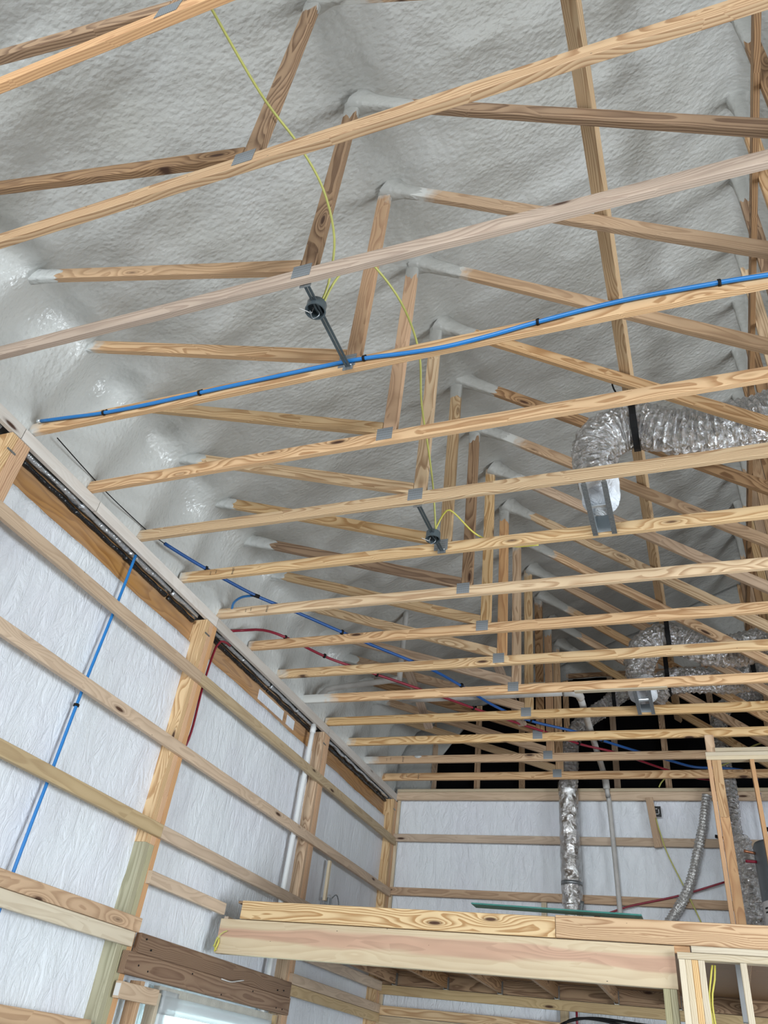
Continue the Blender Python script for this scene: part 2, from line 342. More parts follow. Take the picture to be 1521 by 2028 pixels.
# right wall and back wall, each with a wide door opening, and the gable ends
def wall_open(name, pts, o0, o1, top, mat):
    a, b = pts; d = (Vector(b)-Vector(a)); L = d.length; d.normalize(); vs = []; fs = []
    rects = [(0, o0, -Z0, 0.9), (o1, L, -Z0, 0.9), (o0, o1, top, 0.9)]
    n = Vector((-d.y, d.x, 0))*0.05
    for (u0, u1, z0, z1) in rects:
        k = len(vs)
        for off in (Vector((0, 0, 0)), n):
            for (u, z) in ((u0, z0), (u1, z0), (u1, z1), (u0, z1)): vs.append(Vector(a)+d*u+off+Vector((0, 0, z)))
        fs += [(k, k+1, k+2, k+3), (k+7, k+6, k+5, k+4)] + [(k+i, k+(i+1) % 4, k+4+(i+1) % 4, k+4+i) for i in range(4)]
    return tag(mesh(name, vs, fs, mat), kind='structure')
wall_open('wall_right', ((XR, YB, 0), (XR, YF, 0)), 12.6, 16.2, -Z0+3.1, SHEATH)
wall_open('wall_back', ((-0.2, YB, 0), (XR, YB, 0)), 0.5, 5.1, -Z0+3.6, SHEATH)
wall_quad('wall_back_gable', [(-0.2, YB, 0.8), (XR, YB, 0.8), (RX, YB, 3.1)], SHEATH)

# foam under the roof: heel, two slopes
def foam_ceiling():
    prof = [(-0.075, -0.03), (-0.06, 0.06), (-0.05, 0.16), (-0.045, 0.28), (-0.04, 0.42), (-0.03, 0.55), (-0.01, 0.68), (0.03, 0.78), (0.09, 0.85), (0.17, 0.90)]
    x = 0.22
    while x < RX: prof.append((x, roof_z(x))); x += 0.035
    prof.append((RX, roof_z(RX)-0.01))
    right = [(2*RX-p[0], p[1]) for p in reversed(prof[:-1])]
    prof += right
    ys = []; y = YF-0.02
    while y > YB: ys.append(y); y -= 0.035 if y > -3.5 else 0.12
    ys = [YB] + ys[::-1]; ny = len(ys)-1; vs = []; n = len(prof)
    for i in range(ny+1):
        y = ys[i]
        for j, (px, pz) in enumerate(prof):
            a = prof[max(j-1, 0)]; b = prof[min(j+1, n-1)]; t = Vector((b[0]-a[0], b[1]-a[1])).normalized(); nn = Vector((t.y, -t.x))
            q = Vector((px, y, pz))
            d = 0.040*mn.noise(q*1.15+Vector((3, 1, 2))) + 0.026*mn.noise(q*3.1+Vector((9, 4, 2))) + 0.010*mn.noise(q*8.0)
            # lapped spray passes running across the slope
            d += 0.006*(1-abs(mn.noise(Vector((px*0.9, y*3.4, 7.7)))*2.2))
            k = round(y/S); dy = abs(y-k*S-0.01*math.sin(px*9+k))
            d += 0.012*(0.6+mn.noise(Vector((px*2.1, k*3.3, 1.0))))*math.exp(-(dy/0.07)**2)
            lo = max(0.0, min(1.0, (1.55-pz)/0.7))
            if lo > 0:
                d += lo*(0.12*mn.noise(Vector((px*1.1+pz*0.8, y*2.3, pz*1.4+5)))+0.045*mn.noise(Vector((px*3.1, y*4.6+px*1.5, pz*3.0+2)))+0.03*math.cos(2*PI*(y+0.25*px+0.06*math.sin(pz*5+k))/S))
            d *= min(1.0, 0.25+0.15*min(j, n-1-j))
            vs.append((px+nn.x*d, y, pz+nn.y*d))
    fs = [(i*n+j, (i+1)*n+j, (i+1)*n+j+1, i*n+j+1) for i in range(ny) for j in range(n-1)]
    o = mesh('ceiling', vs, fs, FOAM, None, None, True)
    return tag(o, kind='structure')
foam_ceiling()
wall_quad('ceiling_roof_deck', [(-0.35, YB-.3, 0.95), (RX, YB-.3, 3.25), (RX, YF+.4, 3.25), (-0.35, YF+.4, 0.95)], SHEATH)
wall_quad('ceiling_roof_deck', [(RX, YB-.3, 3.25), (XR+.35, YB-.3, 0.95), (XR+.35, YF+.4, 0.95), (RX, YF+.4, 3.25)], SHEATH)
# gable end beyond the far wall: foam covered board with black sheathing left bare below
def gable():
    pts = [(-0.15, 0.0)]; x = -0.15
    nx, nz = 120, 46; vs = []; fs = []
    for i in range(nx+1):
        xx = -0.15+(XR+0.1)*i/nx; zt = roof_z(min(max(xx, 0.05), XR-0.05))+0.06
        for j in range(nz+1):
            z = zt*j/nz; lo = 1.27+0.33*min(1, max(0, (xx-1.1)/1.2)) if xx > 0.92 else (0.45+0.6*(xx-0.45)/0.47 if xx > 0.45 else 0)
            q = Vector((xx, 3.3, z)); d = 0.04+0.05*mn.noise(q*1.6)+0.02*mn.noise(q*5)
            vs.append((xx, YF+0.10-d, max(z, lo+0.0*z) if z < lo else z))
    for i in range(nx):
        for j in range(nz):
            a = i*(nz+1)+j; f = (a, a+nz+1, a+nz+2, a+1)
            if max(vs[q][2] for q in f)-min(vs[q][2] for q in f) > 1e-4: fs.append(f)
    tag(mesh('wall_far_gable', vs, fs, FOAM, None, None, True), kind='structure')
    wall_quad('wall_far_sheathing', [(XR, YF+0.16, -0.1), (-0.2, YF+0.16, -0.1), (-0.2, YF+0.16, 0.95), (RX, YF+0.16, 3.1), (XR, YF+0.16, 0.95)], BLACKPAPER)
gable()

# ------------------------------------------------------------ roof trusses
def sleeve(parent, A, d3, wd3, w, t, L, seed, fm=None):
    """lumpy collar of foam where a timber leaves the ceiling"""
    A = Vector(A); d = Vector(d3).normalized(); wv = Vector(wd3).normalized(); tv = d.cross(wv); n = 18; m = 12; vs = []
    for i in range(m+1):
        f = i/m; s = -0.10+(L+0.10)*f; grow = (1-f)**1.3
        for j in range(n):
            a = 2*PI*j/n; ca, sa = math.cos(a), math.sin(a); q = (abs(ca)**5+abs(sa)**5)**(-0.2)
            e = 0.003+0.032*max(0.0, 1-(s+0.10)/0.17)**1.5+0.016*grow*(1+0.7*mn.noise(Vector((s*9, ca*1.5+seed, sa*1.5))))
            if i == m: e = -0.004
            jag = 0.09*mn.noise(Vector((ca*2, sa*2, seed*3.1)))*f
            vs.append(A+d*(s+jag)+wv*(ca*q*(w/2+e))+tv*(sa*q*(t/2+e)))
    fs = [(i*n+j, i*n+(j+1) % n, (i+1)*n+(j+1) % n, (i+1)*n+j) for i in range(m) for j in range(n)]
    return mesh('foam_collar', [v-A for v in vs], fs, fm or FOAM_PLAIN, parent, Matrix.Translation(A), True)
TL = {
 -3: 'roof truss cut by the top left corner, the nearest one in view',
 -2: 'roof truss second from the top, clean pine chord from left edge to top right corner',
 -1: 'roof truss holding the upper end of the bar of the nearer round junction box',
 0: 'roof truss with a bright blue pipe clipped along its bottom chord',
 1: 'roof truss just beyond the blue piped one, chord passing over the black duct strap',
 2: 'roof truss whose knotty chord covers the neck of the nearer duct boot',
 3: 'roof truss holding the lower end of the nearer duct boot, stamped near its left end',
 4: 'stamped roof truss landing beside the tall post with the green treated foot',
 5: 'first roof truss beyond the stamped one at the post with the green foot',
 6: 'roof truss with a clean light chord running above the second duct bend',
 7: 'roof truss at the neck of the farther duct boot, white overspray on its left end',
 8: 'roof truss holding the lower end of the farther duct boot',
 9: 'roof truss resting over the block on top of the loft stud wall',
 10: 'stamped roof truss second from the far wall with a white foam blob on it',
 11: 'last roof truss, right in front of the far wall top plate'}
chord_m = {-3: PINE_O, -2: PINE, -1: GREY_WOOD, 0: PINE, 1: PINE, 2: PINE_Y, 3: PINE_Y, 4: PINE_Y, 5: PINE, 6: PINE_Y, 7: PINE, 8: PINE_Y, 9: PINE_Y, 10: PINE, 11: PINE}
chord_m[-1] = GREY_WOOD
web_m = [PINE, PINE_D, PINE_B, PINE_Y]
W2m = {-2: PINE_D, -1: PINE_D, 0: PINE_O, 1: PINE_O, 2: PINE_Y, 3: PINE_Y, 4: PINE_D, 5: PINE_Y, 6: PINE_O, 7: PINE, 8: PINE_Y, 9: PINE_D, 10: PINE_O, 11: PINE}
W1m = {-3: PINE_D, -2: PINE_D, -1: PINE_B, 0: PINE, 1: PINE_Y, 2: PINE_Y, 3: PINE_Y, 4: PINE_D, 5: PINE_Y}
W3m = {-2: PINE_B, -1: PINE_D, 0: PINE_B, 1: PINE_B}
def stamp(txt, x, y, z, size, parent):
    c = bpy.data.curves.new('txt', 'FONT'); c.body = txt; c.size = size; c.extrude = 0.0004; c.align_x = 'CENTER'; c.align_y = 'CENTER'
    t = bpy.data.objects.new('txt', c); COL.objects.link(t); dg = bpy.context.evaluated_depsgraph_get()
    me = bpy.data.meshes.new_from_object(t.evaluated_get(dg)); bpy.data.objects.remove(t); me.materials.append(INK)
    o = bpy.data.objects.new('grade_stamp', me)
    M = Matrix.Translation((x, y, z)) @ Matrix.Rotation(PI/2, 4, 'X') @ Matrix.Rotation(PI/2, 4, 'Z')
    return link(o, parent, M)
for k in range(-3, NB):
    y = S*k+T/2; e = empty('roof_truss', (0, y, 0), TL[k], 'roof truss', 'roof trusses')
    ch = board('bottom_chord', (-0.04, y, CH/2), (XR+0.02, y, CH/2), CH, T, (0, 0, 1), chord_m[k], e, spray=random.choice((0.05, 0.08, 0.12)) if k not in (7, 10) else (0.42 if k == 7 else 0.22), cut0=0.0)
    up = ((0, 1), CH+0.0005)
    hw = CH/2
    # left diagonal, upright, long diagonal, king post and the mirrored pair
    rs = random.Random(k*13+5)
    for mir in (0, 1):
        def X(x): return x if not mir else 2*RX-x
        sg = -1 if mir else 1
        A1 = (0.02, 0.86); B1 = (2.20, CH+0.035)
        web('web', (X(A1[0]), A1[1]), (X(B1[0]), B1[1]), CH, y, T, W1m.get(k, rs.choice(web_m)), e, [up, ((-sg, 0), -sg*X(2.203))], 0.12+0.2*rs.random())
        web('web', (X(2.25), 2.0), (X(2.25), 0.1), CH, y, T, W2m.get(k, rs.choice(web_m)), e, [up], 0.22+0.16*rs.random())
        web('web', (X(2.30), 1.815), (X(RX), 0.06), CH, y, T, W3m.get(k, rs.choice(web_m)), e, [up, ((-sg, 0), -sg*X(RX-hw-0.001)), ((sg, 0), sg*X(2.2952))], 0.30+0.25*rs.random())
    web('web', (RX, roof_z(RX)+0.1), (RX, 0.1), CH, y, T, rs.choice(web_m), e, [up], 0.45)
    L1 = {-1: 0.30, 1: 0.10, 2: 0.28, 3: 0.22, 4: 0.30, 7: 0.22}.get(k, 0.05+0.15*rs.random())
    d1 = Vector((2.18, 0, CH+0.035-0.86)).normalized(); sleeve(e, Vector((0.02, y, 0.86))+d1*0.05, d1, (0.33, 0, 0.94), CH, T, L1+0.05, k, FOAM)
    sleeve(e, (2.25, y, 1.86), (0, 0, -1), (1, 0, 0), CH, T, 0.08+0.25*rs.random(), k+20)
    d3 = Vector((RX-2.30, 0, 0.06-1.815)).normalized(); sleeve(e, Vector((2.30, y, 1.815))+d3*0.08, d3, (0.6, 0, 0.8), CH, T, 0.12+0.30*rs.random(), k+40)
    sleeve(e, (RX, y, roof_z(RX)-0.05), (0, 0, -1), (1, 0, 0), CH, T, 0.3+0.25*rs.random(), k+60)
    gp = box('gusset_plate', (2.222, y-T/2-0.001, 0.066), (0.103, 0.003, 0.095), PLATE, e)
    box('gusset_plate', (RX, y-T/2-0.001, 0.075), (0.16, 0.003, 0.12), PLATE, e)
    if k in (3, 4, 10, 11):
        stamp('PMIST', 0.475, y-T/2-0.0006, 0.045, 0.026, e); stamp('S-P-F', 0.262, y-T/2-0.0006, 0.047, 0.016, e); stamp('KD19', 0.312, y-T/2-0.0006, 0.055, 0.014, e)
        if k == 10:
            vs = []; n = 14
            for i in range(7):
                ph = PI/2*i/6
                for j in range(n): a = 2*PI*j/n; vs.append((math.cos(a)*0.045*math.cos(ph)*(1+.2*math.sin(3*a)), math.sin(a)*0.017*math.cos(ph), 0.02*math.sin(ph)))
            fs = [(i*n+j, i*n+(j+1) % n, (i+1)*n+(j+1) % n, (i+1)*n+j) for i in range(6) for j in range(n)]
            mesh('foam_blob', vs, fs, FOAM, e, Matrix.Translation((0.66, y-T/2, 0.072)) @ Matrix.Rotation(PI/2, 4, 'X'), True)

# long braces lying along the trusses
board('lateral_brace', (3.655, -2.2, 0.905), (3.655, 7.25, 0.905), CH, T, (0.80, 0, -0.60), PINE_Y)
tag(bpy.data.objects['lateral_brace'], 'long flat pine brace crossing above the trusses and holding the black duct strap', 'brace')
b2 = board('lateral_brace', (4.595, -2.2, 1.85), (4.595, 7.25, 1.85), CH, T, (0, 0, 1), PINE_D)
tag(b2, 'long brown brace nailed to the king posts near the right edge', 'brace')
# strips tucked up in the foam near the far end
o = board('scrap_board', (0.93, 4.62, 0.62), (1.05, 5.30, 0.10), CH, T, (1, 0, 0), GREY_WOOD); tag(o, 'short grey brace slanting between trusses above the farther left chords', 'brace')
o = board('scrap_board', (1.95, 4.62, 0.55), (2.10, 5.30, 0.10), CH, T, (1, 0, 0), GREY_WOOD); tag(o, 'short grey brace slanting down behind the white pipe', 'brace')

# ------------------------------------------------------------ left wall framing
def post(y0, y1, label, treated, mat=PINE_Y, xw=0.14):
    e = empty('wall_post', (-xw/2, (y0+y1)/2, -Z0), label, 'post', 'posts of the left wall')
    n = 3; t = (y1-y0)/n
    for i in range(n):
        yc = y0+t*(i+0.5); zj = -1.918
        m = [mat, PINE_O, PINE_O][i]
        if treated and i < 2:
            board('stud_ply', (-xw/2, yc, zj), (-xw/2, yc, -0.10), xw, t-0.001, (1, 0, 0), m, e)
            board('treated_foot', (-xw/2, yc, -Z0), (-xw/2, yc, zj-0.001), xw, t-0.001, (1, 0, 0), TREATED, e)
        else: board('stud_ply', (-xw/2, yc, -Z0), (-xw/2, yc, -0.10), xw, t-0.001, (1, 0, 0), m, e)
    for zc in (-0.22,):
        box('metal_clip', (0.003, y0+0.05, zc), (0.006, 0.07, 0.012), GALV, e)
    return e
post(-0.12, 0.045, 'three-ply wall post at the left edge below the blue piped truss', True)
post(2.29, 2.46, 'tall orange three-ply wall post with a green treated foot', True)
post(4.82, 4.99, 'tall pine wall post beside the white standing pipe', False, PINE)
post(7.15, 7.30, 'reddish corner post where left wall meets far wall', False)
def girt(y0, y1, z0, z1, mat, label, grp='girts of the left wall', x=0.019):
    o = board('wall_girt', (x, y0, (z0+z1)/2), (x, y1, (z0+z1)/2), abs(z1-z0), T, (0, 0, 1), mat)
    return tag(o, label, 'girt', grp)
girt(-2.55, 2.375, -0.652, -0.562, GIRT, 'highest left wall girt before the post with the green foot, just under the brown header')
girt(2.377, 7.25, -0.652, -0.562, GIRT_Y, 'highest left wall girt running from the green-footed post to the far corner')
girt(-2.55, 7.25, -1.258, -1.168, GIRT, 'second left wall girt from the top, running the whole wall')
girt(-2.55, 2.40, -1.862, -1.772, GIRT_Y, 'third left wall girt from the top, yellowish, left of the green-footed post')
girt(2.402, 7.25, -1.862, -1.772, GIRT, 'third left wall girt from the top, right of the green-footed post')
girt(2.41, 3.49, -2.167, -2.082, GIRT, 'short girt between the green-footed post and the end of the loft beam')
girt(3.56, 7.25, -2.262, -2.165, GIRT, 'girt on the left wall under the loft, highest of those seen there')
girt(-2.55, 2.44, -2.474, -2.386, PINE_B, 'upper pine girt of the doubled pair left of the window header')
girt(-2.55, 2.40, -2.566, -2.477, WHITE_WOOD, 'lower pale girt of the doubled pair left of the window header')
girt(4.90, 7.25, -2.478, -2.392, GIRT, 'upper girt of the doubled pair right of the window header')
girt(4.90, 7.25, -2.568, -2.481, GIRT_Y, 'lower girt of the doubled pair right of the window header')
girt(-2.55, 2.2, -3.09, -3.00, PINE_B, 'lowest girt in view at the bottom left corner')
# boards under the truss ends, LVL and film strip between the posts
segs = [(-2.6, -0.05), (-0.045, 0.73), (0.735, 2.44), (2.445, 4.95), (4.955, 7.28)]
lab = ['whitish ledger board at the left edge above the first post', 'short whitish ledger board right of the blue piped truss', 'whitish ledger board above the header left of the green-footed post',
       'grey-white ledger board between the green-footed post and the white pipe', 'ledger board from the white pipe to the far corner']
for (a, b), l in zip(segs, lab):
    tag(board('ledger_board', (-0.019, a, -0.048), (-0.019, b, -0.048), CH, T, (0, 0, 1), OVERSPRAY), l, 'ledger', 'boards under the truss ends')
lv = [(-2.44, -0.12, 'brown laminated header beam at the left edge, before the first post'), (0.045, 2.29, 'long brown laminated header beam left of the green-footed post'),
      (2.46, 4.82, 'brown laminated header beam between the green-footed post and the white pipe'), (4.99, 7.15, 'brown laminated header beam next to the far corner')]
for i, (a, b, l) in enumerate(lv):
    e = empty('header_beam', (-0.16, (a+b)/2, -0.29), l, 'header beam', 'laminated header beams of the left wall')
    board('beam', (-0.155, a+0.002, -0.195), (-0.155, b-0.002, -0.195), 0.235, 0.044, (0, 0, 1), LVL, e)
    if i == 2:
        for (p, q) in ((3.55, 4.1), (4.18, 4.36)): box('facing_patch', (-0.131, (p+q)/2, -0.215), (0.003, q-p, 0.10), WRAP, e)
    f = empty('sealing_strip', (-0.07, (a+b)/2, -0.1), l.replace('brown laminated header beam', 'black and silver film strip above the header'), 'sealing strip', 'film strips above the header beams')
    cuts = [a+0.01]
    while cuts[-1]+0.62 < b-0.05: cuts.append(cuts[-1]+0.60)
    cuts.append(b-0.01); rr = random.Random(i)
    for j in range(len(cuts)-1):
        u, v = cuts[j], cuts[j+1]-rr.choice((0.0, 0.03, 0.015)); sd = rr.random()*20
        lump = lambda ii, jj, p, an, sd=sd: 0.8+0.5*mn.noise(Vector((p.y*9+sd, math.cos(an)*1.3, math.sin(an)*1.3)))
        tube('black_film', [(-0.118, u, -0.126), (-0.118, v, -0.126)], 0.021, BLKFILM, f, 12, 0.02, rf=lump)
        lump2 = lambda ii, jj, p, an, sd=sd: 0.7+0.6*mn.noise(Vector((p.y*5+sd, math.cos(an)*1.2+4, math.sin(an)*1.2)))
        tube('silver_film', [(-0.088, u, -0.082), (-0.088, v, -0.082)], 0.027, SILVERFILM, f, 10, 0.02, rf=lump2)

# ------------------------------------------------------------ window and its header on the left wall
e = empty('window_header', (0.03, 3.65, -2.72), 'dark brown doubled header over the window below the loft beam end', 'header beam')
board('header_board', (0.030, 2.46, -2.530), (0.030, 4.87, -2.530), 0.120, 0.045, (0, 0, 1), HEADER, e)
board('header_board', (0.034, 2.36, -2.658), (0.034, 4.88, -2.658), 0.132, 0.050, (0, 0, 1), HEADER, e)
for (yy, zz) in ((2.52, -2.50), (2.60, -2.555), (2.50, -2.66), (2.62, -2.68), (3.18, -2.62), (3.62, -2.60), (3.65, -2.70), (4.15, -2.62), (4.60, -2.56), (4.72, -2.55), (4.62, -2.69), (4.74, -2.69)):
    tube('nail', [(0.055, yy, zz), (0.0625, yy, zz-0.001)], 0.006, BLK, e, 8)
tag(tube('twine', [(0.064, 3.60, -2.60), (0.09, 3.70, -2.605), (0.085, 3.80, -2.59), (0.095, 3.90, -2.57)], 0.005, PVC_D, None, 8), 'short pale string end hanging out of the dark window header', 'string')
e = empty('window_1', (-0.02, 3.8, -3.6), None, None); e['kind'] = 'structure'
for (a, b, c, s) in (('window_frame', (-0.02, 3.80, -2.84), None, (0.07, 1.66, 0.05)), ('window_frame', (-0.02, 2.98, -3.4), None, (0.07, 0.05, 1.15)), ('window_frame', (-0.02, 4.62, -3.4), None, (0.07, 0.05, 1.15)), ('window_frame', (-0.02, 3.80, -3.98), None, (0.07, 1.66, 0.05))):
    box(a, b, s, WHITE_PAINT, e, 0.004)
box('pane', (-0.045, 3.80, -3.4), (0.01, 1.60, 1.12), PANE, e)
o = facing('protective_film', (0.035, 2.90, -4.0), (0, 1, 0), (0, 0, 1), (1, 0, 0), 0.20, 1.24, 0.01, 0.03)
del o['kind']; o.data.materials[0] = FILM; tag(o, 'crumpled clear plastic film at the left side of the window', 'plastic film')
o = facing('protective_film', (0.035, 2.90, -2.90), (0, 1, 0), (0, 0, 1), (1, 0, 0), 1.70, 0.11, 0.008, 0.03)
del o['kind']; o.data.materials[0] = FILM; tag(o, 'clear plastic film hanging across the top of the window', 'plastic film')
o = board('short_block', (0.045, 2.36, -2.815), (0.045, 2.80, -2.815), 0.095, 0.05, (0, 0, 1), GIRT); tag(o, 'short block with a white end tag beside the window top', 'wood block')
tag_o = box('end_tag', (0.045, 2.358, -2.815), (0.04, 0.003, 0.07), PAPER, o)
o = board('jack_stud', (0.0, 2.62, -Z0), (0.0, 2.62, -2.74), 0.10, T, (1, 0, 0), PINE_B); tag(o, 'upright stud left of the window under the short block', 'stud')
o = board('jack_stud', (-0.02, 2.88, -Z0), (-0.02, 2.88, -2.78), 0.09, T, (1, 0, 0), WHITE_WOOD); tag(o, 'pale stud against the left window frame', 'stud')
o = board('jack_stud', (-0.02, 4.72, -Z0), (-0.02, 4.72, -2.74), 0.09, T, (1, 0, 0), GIRT_Y); tag(o, 'stud against the right window frame', 'stud')
o = box('shim_gap_insulation', (-0.03, 3.85, -2.765), (0.05, 1.9, 0.06), INSUL); tag(o, 'ragged packing between window header and window frame', 'packing')
# bay with the small stud and outlet
o = board('small_stud', (-0.03, 5.50, -1.66), (-0.03, 5.50, -1.27), 0.045, 0.03, (0, 1, 0), WHITE_WOOD); tag(o, 'thin pale upright stick above the small outlet box', 'stick')
e = empty('outlet_box', (-0.02, 5.58, -1.70), 'small metal outlet box with a looped wire just above the loft beam', 'outlet box')
box('box_body', (-0.02, 5.57, -1.665), (0.05, 0.07, 0.09), GALV, e, 0.004)
tube('wire', [(-0.0, 5.60, -1.62), (0.0, 5.72, -1.56), (0.0, 5.80, -1.62), (0.0, 5.82, -1.72)], 0.006, GALV, e, 8)

# ------------------------------------------------------------ pipes on the left wall
def clip_on(parent, p, r=0.013, ax=(0, 1, 0)):
    d = Vector(ax).normalized(); tube('pipe_clip', [Vector(p)-d*0.008, Vector(p)+d*0.008], r*1.5, BLK, parent, 10)
e = empty('blue_water_pipe', (-0.055, 1.24, -4.6), 'blue water pipe standing behind the left wall girts', 'water pipe')
tube('pipe', [(-0.045, 1.285, -0.10), (-0.05, 1.28, -0.5), (-0.05, 1.25, -1.2), (-0.05, 1.24, -1.8), (-0.05, 1.23, -2.4), (-0.05, 1.23, -4.6)], 0.011, BLUE, e, 12, 0.1)
clip_on(e, (-0.05, 1.245, -1.33), 0.013, (0, 0, 1))
e = empty('white_drain_pipe', (-0.04, 4.62, -4.6), 'white plastic pipe standing left of the third wall post', 'drain pipe')
tube('pipe', [(-0.035, 4.62, -0.10), (-0.035, 4.58, -1.2), (-0.035, 4.55, -2.2), (-0.035, 4.53, -4.6)], 0.026, PVC, e, 16, 0.2)
tube('coupling', [(-0.035, 4.62, -0.12), (-0.035, 4.62, -0.19)], 0.031, PVC, e, 16)
e = empty('red_water_pipe', (-0.04, 2.55, -1.3), 'red water pipe running down the right side of the green-footed post', 'water pipe')
tube('pipe', [(-0.05, 2.78, -0.10), (-0.04, 2.66, -0.12), (-0.035, 2.56, -0.22), (-0.035, 2.52, -0.6), (-0.045, 2.54, -1.0), (-0.085, 2.54, -1.2), (-0.125, 2.54, -1.3)], 0.010, RED, e, 12, 0.05)

# ------------------------------------------------------------ blue pipe clipped to the first chords, pipes in the roof
e = empty('blue_water_pipe', (0.07, -0.015, 0.08), 'bright blue pipe clipped along the face of a truss bottom chord', 'water pipe')
bp = [(0.05, 0.082), (0.26, 0.064), (0.57, 0.036), (0.93, 0.030), (1.27, 0.038), (1.80, 0.044), (2.27, 0.045), (2.57, 0.015), (2.80, 0.000), (3.06, 0.018), (3.29, 0.046), (3.70, 0.074), (4.14, 0.058), (4.60, 0.030), (5.6, 0.04)]
tube('pipe', [(x, -0.014, z) for x, z in bp], 0.0115, BLUE, e, 12, 0.06)
for x, z in ((0.571, .036), (1.273, .038), (2.33, .043), (3.285, .046), (4.142, .058)):
    tube('pipe_clip', [(x-0.007, -0.014, z), (x+0.007, -0.014, z)], 0.017, BLK, e, 10); box('clip_ear', (x, -0.004, z+0.026), (0.012, 0.008, 0.02), BLK, e)
tube('end_fitting', [(0.045, -0.014, 0.083), (0.02, -0.014, 0.086)], 0.014, SHINY, e, 10)
e = empty('blue_water_pipe', (0.05, 1.5, 0.1), 'dark blue pipe crossing diagonally over the truss chords towards the far right', 'water pipe')
tube('pipe', [(0.05, 1.44, 0.105), (0.103, 1.60, 0.105), (0.20, 1.85, 0.105), (0.41, 2.30, 0.105), (0.66, 2.65, 0.105), (0.93, 3.06, 0.105), (1.12, 3.34, 0.105), (1.50, 3.87, 0.105), (1.70, 4.28, 0.105), (1.92, 4.80, 0.105), (2.2, 5.2, 0.105), (2.6, 5.52, 0.105), (2.9, 5.84, 0.105), (3.21, 6.16, 0.105), (3.53, 6.46, 0.105), (3.78, 6.67, 0.105), (4.1, 6.72, 0.105), (4.35, 6.85, 0.105), (4.42, 7.1, 0.105)], 0.014, BLUE_D, e, 12, 0.06)
tube('branch', [(0.10, 2.46, 0.08), (0.16, 2.38, 0.10), (0.27, 2.32, 0.11), (0.40, 2.305, 0.105)], 0.011, BLUE, e, 10)
tube('tee_fitting', [(0.385, 2.275, 0.105), (0.437, 2.335, 0.105)], 0.017, BLK, e, 10)
for p in ((0.196, 1.84, 0.105), (0.92, 3.045, 0.105), (1.705, 4.27, 0.105), (2.20, 5.2, 0.105), (2.86, 5.80, 0.105)): clip_on(e, p, 0.016, (0.5, 0.8, 0))
tag(tube('thin_cable', [(0.02, 0.17, 0.105), (0.0, 0.5, 0.103), (-0.01, 0.80, 0.103), (0.01, 1.24, 0.103), (0.05, 1.44, 0.103)], 0.004, BLK, None, 6), 'thin black line running along the foam above the whitish ledger boards', 'cable')
e = empty('red_water_pipe', (0.2, 2.9, 0.1), 'dark red pipe crossing diagonally over the far truss chords', 'water pipe')
tube('pipe', [(-0.06, 2.72, 0.02), (-0.02, 2.86, 0.10), (0.17, 2.92, 0.12), (0.34, 3.06, 0.105), (0.547, 3.46, 0.105), (0.72, 3.69, 0.105), (1.137, 4.16, 0.105), (1.53, 4.63, 0.105), (1.73, 4.88, 0.105), (2.07, 5.27, 0.105), (2.3, 5.52, 0.105), (2.62, 5.90, 0.105), (2.97, 6.18, 0.105), (3.46, 6.74, 0.105), (3.8, 7.05, 0.105), (4.12, 7.14, 0.105)], 0.0125, RED, e, 12, 0.06)
for p in ((0.335, 3.06, 0.105), (0.56, 3.47, 0.105), (0.93, 3.93, 0.105), (1.68, 4.82, 0.105), (2.60, 5.88, 0.105)): clip_on(e, p, 0.015, (0.5, 0.8, 0))
e = empty('white_vent_pipe', (2.74, 4.6, 0.2), 'white plastic pipe lying above the chords and turning towards the far wall', 'drain pipe')
tube('pipe', [(0.95, 4.66, 0.160), (2.66, 4.66, 0.160)], 0.034, PVC_D, e, 16, 0.3)
tube('elbow', [(2.64, 4.66, 0.160), (2.72, 4.665, 0.160), (2.775, 4.72, 0.160), (2.785, 4.80, 0.160)], 0.041, PVC_D, e, 16, 0.02)
tube('pipe', [(2.785, 4.78, 0.160), (2.735, 6.95, 0.160)], 0.034, PVC_D, e, 16, 0.3)
tube('elbow', [(2.735, 6.93, 0.15), (2.735, 7.05, 0.15), (2.735, 7.14, 0.11), (2.737, 7.17, 0.03)], 0.041, PVC_D, e, 16, 0.02)
tube('standing_pipe', [(2.737, 7.18, 0.06), (2.745, 7.20, -0.06), (2.752, 7.215, -0.12), (2.79, 7.225, -1.3), (2.80, 7.225, -2.02)], 0.028, PVC_D, e, 16, 0.2)
e = empty('white_vent_pipe', (0.5, 4.6, 0.3), 'white plastic pipe with an upright branch tucked into the foam above the far left chords', 'drain pipe')
tube('pipe', [(-0.02, 4.55, 0.15), (0.05, 4.58, 0.26), (0.16, 4.60, 0.31), (0.90, 4.60, 0.37)], 0.032, PVC_D, e, 16, 0.04)
tube('branch', [(0.91, 4.60, 0.34), (0.91, 4.60, 0.70), (0.91, 4.60, 1.2)], 0.030, PVC_D, e, 16, 0.1)

